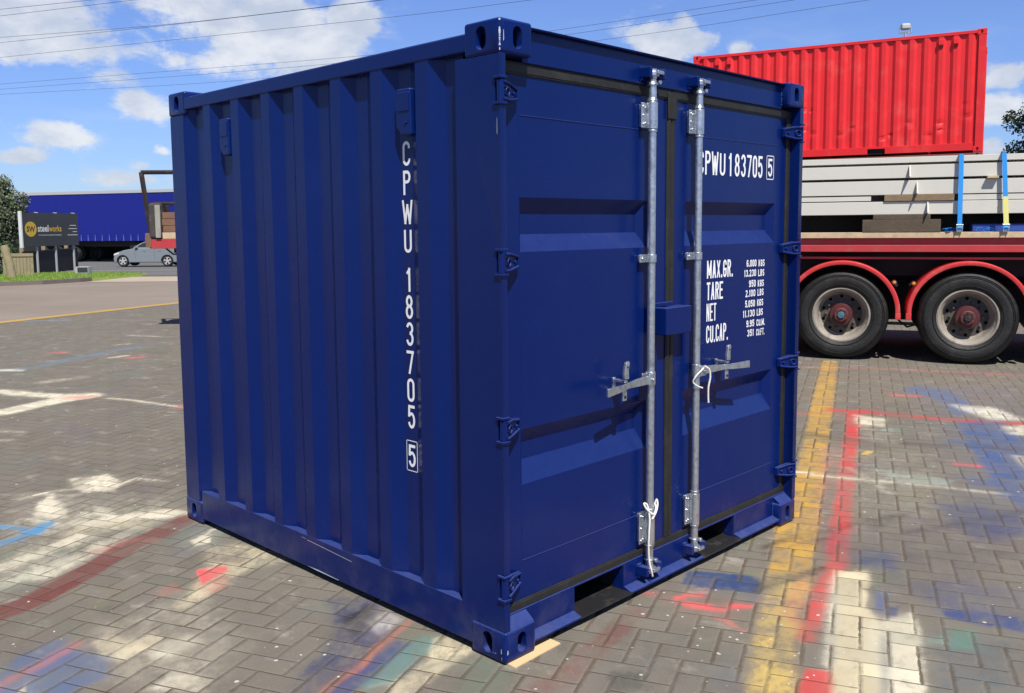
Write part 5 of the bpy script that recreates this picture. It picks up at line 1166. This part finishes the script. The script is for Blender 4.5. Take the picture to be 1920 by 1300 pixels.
# ------------------------------------------------------------------ power lines
def wires():
    W8 = [ # plan points and heights, read off the sag of each line
     ([(11.1, 41.2, 11), (13.3, 36.8, 11)], 'highest faint power line crossing the top left corner of the sky'),
     ([(11.5, 42.5, 11), (14.6, 35.5, 11)], 'second power line down in the top left corner of the sky'),
     ([(12.9, 47.5, 11), (17.7, 38.7, 11), (21.7, 29.0, 11)], 'upper one of the close pair of power lines over the big cloud'),
     ([(13.3, 48.9, 11), (18.2, 37.8, 11), (21.7, 29.1, 11)], 'lower one of the close pair of power lines over the big cloud'),
     ([(14.6, 53.1, 11), (23.7, 31.7, 11), (26.4, 24.2, 11)], 'single power line below the close pair, crossing the whole big cloud'),
     ([(17.5, 63.1, 11), (28.9, 38.6, 11), (31.4, 28.1, 11), (33.2, 17.7, 11)], 'upper of the three low parallel power lines behind the blue container'),
     ([(18.2, 65.5, 11), (28.8, 42.5, 11), (32.6, 28.2, 11), (34.4, 16.5, 11)], 'middle of the three low parallel power lines behind the blue container'),
     ([(18.9, 68.1, 11), (28.7, 49.7, 11), (34.8, 28.2, 11), (36.7, 14.3, 11)], 'lowest of the three low parallel power lines, touching the far container corner')]
    for pts, lab in W8:
        P_ = [Vector(p) for p in pts]
        a = P_[0]+(P_[0]-P_[1])*1.2; b = P_[-1]+(P_[-1]-P_[-2])*.8; P_ = [a]+P_+[b]; S_ = []
        for i in range(len(P_)-1):
            p0, p1, p2, p3 = P_[max(i-1, 0)], P_[i], P_[i+1], P_[min(i+2, len(P_)-1)]
            for j in range(10):
                t = j/10; S_.append(.5*((2*p1)+(-p0+p2)*t+(2*p0-5*p1+4*p2-p3)*t*t+(-p0+3*p1-3*p2+p3)*t**3))
        S_.append(P_[-1]); o = MB().tube(S_, .0085, 5).build('power_line', 'wire', smooth=True)
        tag(o, lab, 'power line', 'power lines across the sky')
wires()
# floodlight
fp = empty('floodlight_pole', (29.08, 9.83, 0), label='slim pole with a white floodlight rising above the red container', cat='lamp post')
MB().cyl((0, 0, 0), (0, 0, 7.86), .06, .035, seg=12).build('pole', 'soft', fp, smooth=True)
hd_ = MB().box((-.15, -.12, 7.96), (.15, .12, 8.16)).build('lamp_head', 'alloy', fp, .06, segs=3); hd_.rotation_euler = (0, 0, R(-55))
MB().box((-.18, -.03, 7.85), (.18, .03, 7.88)).box((-.19, -.03, 7.85), (-.165, .03, 8.06)).box((.165, -.03, 7.85), (.19, .03, 8.06)).build('bracket', 'soft', fp).rotation_euler = (0, 0, R(-55))

# ------------------------------------------------------------------ foliage
def leaves(centres, n, size, mt, name, parent=None, flatz=.9, seed=1, fill=.75):
    """leaf sized faces scattered through clump volumes"""
    rng = np.random.default_rng(seed); cs = np.array([c[:3] for c in centres]); rs = np.array([c[3] for c in centres])
    pk = rng.choice(len(cs), n, p=rs**2/np.sum(rs**2)); d = rng.normal(size=(n, 3)); d /= np.linalg.norm(d, axis=1)[:, None]
    rad = rs[pk]*(fill+(1-fill)*rng.random(n)**.5)*(1+.25*rng.normal(size=n)*.5); p = cs[pk]+d*rad[:, None]*np.array([1, 1, flatz])
    a = rng.normal(size=(n, 3)); a += d*.6; a /= np.linalg.norm(a, axis=1)[:, None]
    t = np.cross(a, rng.normal(size=(n, 3))); t /= np.linalg.norm(t, axis=1)[:, None]; b = np.cross(a, t)
    s = (size*(.6+.8*rng.random(n)))[:, None]
    V_ = np.stack([p-t*s, p-b*s*.5, p+t*s, p+b*s*.5], 1).reshape(-1, 3); F_ = np.arange(4*n).reshape(-1, 4)
    me = bpy.data.meshes.new(name); me.from_pydata(V_.tolist(), [], F_.tolist()); me.materials.append(M[mt])
    o = link(bpy.data.objects.new(name, me)); o.parent = parent; return o
def clumps(c, r, n, cr, seed, zs=1.):
    rng = random.Random(seed); out = []
    for i in range(n):
        a, e = rng.uniform(0, 6.283), math.asin(rng.uniform(-.55, 1)); q = r*rng.uniform(.55, .92)
        out.append((c[0]+q*math.cos(a)*math.cos(e), c[1]+q*math.sin(a)*math.cos(e), c[2]+q*math.sin(e)*zs, cr*rng.uniform(.6, 1.2)))
    return out
bz = gz(10.4, 41.5)
bush = empty('tree', (10.4, 41.9, bz), label='rounded grey green flowering tree behind the dark sign at the left edge', cat='tree')
def local(cs, o): return [(x-o.location.x, y-o.location.y, z-o.location.z, r) for x, y, z, r in cs]
bc = (10.35, 42.0, 1.95)
leaves(local(clumps(bc, 1.50, 90, .46, 3, 1.25), bush), 36000, .062, 'leaf', 'crown', bush, seed=4, fill=.55)
tk = MB().tube([(0, 0, 0), (.05, 0, .6), (.0, .05, 1.3), (.1, 0, 2.2)], [.14, .12, .10, .05], 9)
for a in range(5): tk.tube([(0, 0, .7+.15*a), (.5*math.cos(a*1.3), .5*math.sin(a*1.3), 1.4+.2*a), (.9*math.cos(a*1.3), .9*math.sin(a*1.3), 2.0+.2*a)], [.06, .04, .015], 7)
tk.build('trunk', 'bark', bush, smooth=True)
# hedge behind the timber fence
hz0 = gz(8.8, 35.5)
hc = [(5.2+i*.42, 38.4-i*.16+random.uniform(-.1, .1), hz0+h_, .42) for i in range(11) for h_ in (.3, .75, .95)]
hedge = leaves(hc, 11000, .05, 'hedge', 'hedge', seed=9, fill=.5); tag(hedge, 'low dark green clipped hedge behind the timber fence under the sign', 'hedge')
# tree at the right edge
rt_ = empty('tree', (31.8, 4.6, 0), label='dark clumpy evergreen tree at the right edge beyond the red container', cat='tree')
rc = [(31.4, 7.0, 4.9, .42), (31.5, 6.75, 4.75, .4), (31.3, 7.15, 5.05, .25), (31.6, 6.6, 5.1, .4), (31.5, 7.0, 4.0, .33), (31.5, 6.7, 3.95, .4), (31.7, 6.45, 4.2, .45), (31.4, 7.2, 3.85, .22),
      (31.6, 6.5, 5.9, .3), (31.65, 6.35, 6.3, .25), (31.7, 6.3, 5.5, .4)]
rng = random.Random(5)
for i in range(70):
    a = rng.uniform(0, 6.28); q = rng.uniform(.3, 2.1); rc.append((31.9+q*math.cos(a), 4.3+q*math.sin(a)*.9, 4.2+rng.uniform(-1.2, 3.2), rng.uniform(.3, .6)))
leaves(local(rc, rt_), 26000, .055, 'pine', 'crown', rt_, seed=8, fill=.35)
tk = MB().tube([(0, 0, 0), (.1, 0, 2), (0, -.1, 4), (.1, .1, 6.5)], [.28, .22, .15, .05], 10)
for (x, y, z, r_) in rc[:11]:
    tk.tube([(0, 0, z-.9), ((x-31.8)*.5, (y-4.6)*.5, z-.45), (x-31.8, y-4.6, z-.05)], [.07, .045, .02], 6)
tk.build('trunk', 'bark', rt_, smooth=True)
# low building whose dark roof shows under that tree
bd = empty('building', (44, 8.5, -.2), R(-72), label='low building with a dark roof under the tree at the right edge', cat='building')
box('wall', (-1, 0, 0), (12, 7, 4.55), 'wall', bd)
MB().prism([(-.4, 4.5), (3.4, 5.15), (3.6, 5.15), (7.4, 4.5), (7.4, 4.4), (-.4, 4.4)], -1.4, 12.4, 'x').build('roof', 'roof', bd)
MB().box((1, -.03, 1.2), (2.4, 0.02, 2.4)).build('window', 'glass', bd)

# ------------------------------------------------------------------ left background

def frame(name, a, b, z, **k):
    """empty at a with local X towards b"""
    return empty(name, (a[0], a[1], z), math.atan2(b[1]-a[1], b[0]-a[0]), **k)
# blue curtain-sided trailer, parked across the road
ct = frame('curtain_trailer', (17.62, 61.9), (22.9, 50.24), -.465, label='long trailer with a plain blue side curtain parked behind the silver car', cat='trailer')
CLn = 13.6
# local Y of this frame points away from the camera
n_ = 60; vs = []; fs = []
for i in range(n_+1):
    x = CLn*i/n_; d = .018*math.sin(x*7.5)+.012*math.sin(x*17+1)
    for z in (1.44, 2.2, 3.2, 4.26): vs.append((x, .02+d*(1 if z < 4 else .3), z))
for i in range(n_):
    for j in range(3): fs.append((i*4+j, (i+1)*4+j, (i+1)*4+j+1, i*4+j+1))
cu = MB().add(vs, fs).build('curtain', 'curtain', ct, smooth=True)
MB().box((0, -.02, 4.24), (CLn, .12, 4.44)).build('roof_rail', 'alloy', ct, .01)
MB().box((0, .1, 4.36), (CLn, 2.5, 4.42)).build('roof', 'alloy', ct)
MB().box((0, .06, 1.30), (CLn, 2.48, 1.44)).build('deck', 'chassis', ct)
MB().box((0, -.015, 1.315), (CLn, .05, 1.50)).build('curtain_hem', 'curtain', ct, .01)
mb_ = mat('dull_buckle', (.10, .13, .36), .5); bk0 = None
for i in range(24):
    x = .3+i*.56
    if bk0 is None: bk0 = MB().box((-.018, -.035, 1.47), (.018, -.01, 1.70)).box((-.03, -.04, 1.32), (.03, -.012, 1.52)).build('curtain_buckle', mb_, ct); bk0.location.x = x
    else: c_ = bk0.copy(); link(c_); c_.parent = ct; c_.location.x = x
MB().box((-.03, 0, 1.3), (0, 2.5, 4.4)).build('end_wall', 'alloy', ct)
MB().box((CLn, 0, 1.3), (CLn+.03, 2.5, 4.4)).build('end_wall', 'alloy', ct)
MB().box((0, .6, .95), (CLn, .75, 1.3)).box((0, 1.7, .95), (CLn, 1.85, 1.3)).build('chassis_beam', 'chassis', ct)
for xw in (1.9, 3.2, 4.5):
    for y0 in (.08, 1.95):
        w_ = MB().lathe([(.0, .02), (.26, .02), (.30, .05), (.31, -.0), (.46, -.02), (.5, .04), (.5, .26), (.46, .30), (0, .3)], 28, 'y').build('wheel', 'tyre', ct, smooth=True); w_.location = (xw, y0, .5)
        if y0 < 1: MB().lathe([(.25, .018), (.2, .008), (0, .03)], 20, 'y').build('rim', 'soft', w_, smooth=True)
MB().box((9.0, .15, .55), (10.4, .7, 1.2)).build('pallet_box', 'chassis', ct)
MB().box((11.2, .25, .0), (11.3, .4, 1.3)).box((11.1, .2, 0), (11.4, .45, .05)).build('landing_leg', 'soft', ct)
bwl = frame('backdrop_wall', (18.5, 66.5), (29, 48), -.465, label='dark backdrop wall added for the shade under the blue curtain trailer', cat='wall')  # added backdrop that keeps the gap under the trailer dark
MB().box((0, 0, 0), (20, .2, 1.9)).build('backdrop_panel', 'stain', bwl)
MB().box((0, -.03, 1.9), (20, .23, 1.97)).build('coping', 'kerb', bwl)

# silver hatchback
car = frame('parked_car', (17.62, 46.86), (17.62+.697, 46.86-.717), gz(18.5, 46), label='silver grey hatchback driving left on the road beyond the grass verge', cat='car')
CW = 1.66
low = [(0.03, .22), (0.0, .42), (.04, .62), (.16, .74), (.55, .88), (1.05, .97), (1.3, 1.0), (2.6, 1.03), (3.45, 1.04), (3.72, .98), (3.78, .70), (3.76, .30), (3.62, .22)]
body = MB().prism(low, 0, CW, 'y').build('body', 'car', None, .05, segs=3)
cut(body, [MB().cyl((xw, -.1, .30), (xw, .24, .30), .335, seg=28) for xw in (.50, 2.88)]+[MB().cyl((xw, CW-.24, .30), (xw, CW+.1, .30), .335, seg=28) for xw in (.50, 2.88)])
flat(body); body.parent = car
cab = [(1.00, .97, .04), (1.42, 1.24, .12), (1.86, 1.41, .2), (2.3, 1.45, .22), (2.9, 1.42, .22), (3.35, 1.28, .16), (3.60, 1.02, .06)]
vs = [(x, i_, z) for x, z, i_ in cab]+[(x, CW-i_, z) for x, z, i_ in cab]; n7 = len(cab)
MB().add(vs, [tuple(range(n7)), tuple(range(2*n7-1, n7-1, -1))]+[(i, n7+i, n7+(i+1) % n7, (i+1) % n7) for i in range(n7)]).build('cabin', 'car', car, .03)
def yi(z): return .05+(z-.97)/.48*.17-.012
gl = MB()
for poly in ([(1.20, 1.03), (1.52, 1.24), (1.88, 1.36), (2.18, 1.385), (2.18, 1.04)], [(2.25, 1.04), (2.25, 1.385), (2.85, 1.365), (3.05, 1.30), (3.08, 1.07)]):
    gl.add([(x, yi(z)-.006, z) for x, z in poly], [tuple(range(len(poly)))])
gl.build('side_window', 'glass', car)
MB().add([(1.08, .12, 1.03), (1.84, .25, 1.425), (1.84, CW-.25, 1.425), (1.08, CW-.12, 1.03)], [(0, 1, 2, 3)]).build('windscreen', 'glass', car)
for xw in (.50, 2.88):
    for y0, s_ in ((.02, 1), (CW-.02, -1)):
        w_ = MB().lathe([(0, .15), (.20, .15), (.21, 0), (.28, 0), (.305, .03), (.305, .19), (0, .2)] if s_ > 0 else [(0, -.15), (.2, -.15), (.21, 0), (.28, 0), (.305, -.03), (.305, -.19), (0, -.2)], 32, 'y').build('wheel', 'tyre', car, smooth=True)
        w_.location = (xw, y0, .305)
        if s_ > 0:
            al_ = MB().lathe([(.205, .005), (.195, -.004), (.185, .01)], 32, 'y')
            for q in range(5):
                a = R(72*q+20); c_, s2 = math.cos(a), math.sin(a)
                al_.add([(c_*.04-s2*.035, -.002, s2*.04+c_*.035), (c_*.04+s2*.035, -.002, s2*.04-c_*.035), (c_*.195+s2*.05, .004, s2*.195-c_*.05), (c_*.195-s2*.05, .004, s2*.195+c_*.05)], [(0, 1, 2, 3)])
            al_.lathe([(.055, -.004), (0, -.008)], 16, 'y').build('rim', 'alloyw', w_)
MB().prism([(1.22, .99), (1.19, 1.09), (1.30, 1.12), (1.36, 1.03)], -.11, .02, 'y').build('wing_mirror', 'car', car, .02)
for x_ in (1.68, 2.50): MB().box((x_-.08, -.018, .83), (x_+.08, .0, .86)).build('door_handle', 'car', car, .006)
sm = MB()
for x_ in (1.18, 2.21, 3.02): sm.tube([(x_, -.0015, .40), (x_-.01, -.0015, .7), (x_, -.0015, .98)], .005, 5)
sm.build('door_seam', 'black', car)
MB().prism([(.02, .60), (.05, .70), (.34, .80), (.30, .68)], -.006, .12, 'y').build('headlight', 'grey', car, .01)
MB().prism([(3.76, .86), (3.70, 1.0), (3.45, 1.0), (3.5, .86)], -.006, .1, 'y').build('tail_lamp', mat('tail_lamp_red', (.35, .02, .02), .3), car, .01)

# dark roadside sign
sg = frame('sign_board', (9.95, 36.64), (12.66, 38.16), 0, label='dark grey business sign on white legs with a round yellow emblem', cat='sign')
SL = math.hypot(2.71, 1.52)
MB().box((0.03, -.03, .91), (SL, .03, 2.26)).build('panel', 'sign', sg)
MB().box((-.05, -.06, .86), (.03, .07, 2.31)).build('edge_post', 'grey', sg, .01)
for f_ in (.27, .60, .93):
    lgm = MB().box((SL*f_-.036, .035, -.5), (SL*f_+.036, .10, 2.28)).build('leg', 'soft', sg, .01)
MB().lathe([(.0, -.034), (.30, -.034), (.30, -.029)], 48, 'y', (.47, 0, 1.60)).build('emblem', 'gold', sg)
def words(s, x, z, h, w, m_, nm, bold=.0, y=-.037):
    cu_ = bpy.data.curves.new('t', 'FONT'); cu_.body = s; cu_.size = 1; cu_.offset = bold; cu_.resolution_u = 3
    ob = link(bpy.data.objects.new('t', cu_)); dg = bpy.context.evaluated_depsgraph_get(); dg.update()
    me_ = bpy.data.meshes.new_from_object(ob.evaluated_get(dg)); bpy.data.objects.remove(ob)
    xs = [v.co.x for v in me_.vertices]; ys = [v.co.y for v in me_.vertices]; sx = w/(max(xs)-min(xs)); sy = h/(max(ys)-min(ys)); x0, y0 = min(xs), min(ys)
    for v in me_.vertices: v.co = ((v.co.x-x0)*sx+x, y, (v.co.y-y0)*sy+z)
    me_.materials.clear(); me_.materials.append(M[m_]); o = link(bpy.data.objects.new(nm, me_)); o.parent = sg; return o
words('SW', .25, 1.49, .23, .44, 'sign', 'emblem_letters', .03)
words('steel', .83, 1.49, .28, .58, 'grey', 'lettering', .02)
words('works', 1.43, 1.49, .26, .70, 'gold', 'lettering', .02)
words('STRUCTURAL AND GENERAL ENGINEERING', .86, 1.33, .05, 1.26, 'grey', 'small_lettering')
ln = MB(); random.seed(3)
for (x0, x1, z) in ((2.62, 2.98, 1.735), (2.55, 3.02, 1.60), (2.78, 3.02, 1.47), (2.48, 3.04, 1.335)):
    x = x0
    while x < x1: w = random.uniform(.03, .08); ln.box((x, -.034, z), (min(x+w, x1), -.0305, z+.026)); x += w+.014
ln.build('small_lettering', 'grey', sg)
for f_ in (.27, .60, .93): MB().box((SL*f_-.05, -.035, 2.25), (SL*f_+.05, .03, 2.272)).build('top_clip', 'white', sg)
# low grey box sign on the verge
bx = frame('meter_box', (11.29, 34.94), (11.66, 34.56), gz(11.4, 34.7)+.13, label='small squat grey box with a dark front at the tip of the grass verge', cat='utility box')
MB().prism([(0, -.05), (.52, -.05), (.52, .22), (.04, .22), (0, .17)], 0, .35, 'y').build('housing', 'soft', bx, .01)
MB().box((.10, -.012, .0), (.50, -.0, .19)).build('front_panel', 'sign', bx)
# fences
tf = frame('timber_fence', (8.95, 35.80), (9.84, 35.16), 0, label='short pale weathered paling fence left of the black fence', cat='fence')
for i in range(9):
    x = .02+i*.122; MB().box((x, 0, -.42), (x+.112, .022, .60+random.uniform(-.02, .02))).build('paling', 'fence', tf)
MB().box((-.02, -.03, .56), (1.12, .05, .68)).build('top_rail', 'fence', tf)
bfn = frame('black_fence', (10.42, 38.05), (14.66, 43.8), 0, label='black stained close board fence standing under the dark sign', cat='fence')
bl_ = math.hypot(4.24, 5.75); pn = MB(); x = 0
while x < bl_: pn.box((x, 0, -.45), (x+.145, .025, .66+.008*math.sin(x*9))); x += .15
pn.build('board_panel', 'stain', bfn)
MB().box((0, -.02, .62), (bl_, .05, .69)).build('top_rail', 'stain', bfn)
for x in (.3, 2.9, 6.0): MB().box((x-.09, .06, -.4), (x+.09, .22, .88)).build('fence_post', 'fence', bfn, .01)
gp = MB().tube([(8.40, 32.84, -.35), (8.36, 32.95, .3), (8.26, 33.12, 1.02)], [.15, .145, .135], 14).build('gate_post', 'fence')
tag(gp, 'thick leaning round timber post at the left edge in front of the hedge', 'post')

# raised flat rack with timber, partly behind the blue container
rk = frame('raised_trailer', (3.93, 11.57), (3.93+.697, 11.57-.717), 0, label='red edged flatbed with rusty frame, half hidden left of the blue container', cat='trailer')
RL = 3.6
MB().box((0, 0, 1.262), (RL, .045, 1.41)).box((0, .045, 1.262), (.045, 1.0, 1.41)).build('side_rail', 'redt', rk, .006)
MB().box((-.06, -.01, 1.28), (.03, .10, 1.50)).build('corner_bracket', 'board', rk, .008)
dk = MB()
for v0 in (.0455, .62): dk.box((.05, v0, 1.33), (RL, v0+.42, 1.38))
dk.build('deck', 'board', rk)
fr = MB().tube([(.03, .04, 1.30), (-.03, .06, 1.8), (-.11, .08, 2.435)], .040, 6).tube([(-.11, .08, 2.435), (1.4, .08, 2.43), (2.9, .08, 2.42)], .034, 6).tube([(.05, .10, 1.955), (1.5, .10, 1.945), (2.9, .10, 1.94)], .026, 6).tube([(2.9, .08, 1.3), (2.9, .08, 2.43)], .034, 6)
fr.build('rusty_frame', 'brown', rk)
MB().box((.35, .06, 1.19), (.37, .10, 1.262)).tube([(.22, .08, 1.262), (.33, .08, 1.17), (.37, .08, 1.17), (.62, .08, 1.262)], .014, 6).build('hook_bracket', 'chassis', rk)
for xw in (1.9, 2.7):
    w_ = MB().lathe([(0, .03), (.2, .03), (.24, 0), (.40, 0), (.43, .04), (.43, .2), (0, .22)], 28, 'y').build('wheel', 'tyre', rk, smooth=True); w_.location = (xw, .05, .43)
MB().box((1.6, .3, .5), (3.1, .8, 1.33)).build('chassis_beam', 'chassis', rk)
for i in range(4):
    o = MB().box((.205+.01*(i % 2), -.0, 1.412+i*.103), (2.4, .34, 1.412+i*.103+.097)).build('timber_board', 'board' if i else 'pale', None, .004)
    o.matrix_world = Matrix.Translation(rk.location) @ Matrix.Rotation(rk.rotation_euler.z, 4, 'Z')
    tag(o, ['lowest board of the stack on the red edged flatbed', 'second reddish board up in the stack on the red edged flatbed', 'third reddish board up in the stack on the red edged flatbed', 'topmost reddish board of the stack on the red edged flatbed'][i], 'board', 'boards stacked on the red edged flatbed')
tp_ = MB().box((.0, -.03, 1.412), (.20, .36, 1.965)).build('weathered_block', 'darkblock', None, .05, segs=4)
tp_.matrix_world = Matrix.Translation(rk.location) @ Matrix.Rotation(rk.rotation_euler.z, 4, 'Z')
sht = MB().box((.115, -.037, 1.43), (.195, -.0305, 1.93)).build('pale_sheet', 'tarp', tp_, .002)
tag(tp_, 'upright weathered grey block with rounded top against the rusty frame', 'block')
bpy.context.view_layer.update()
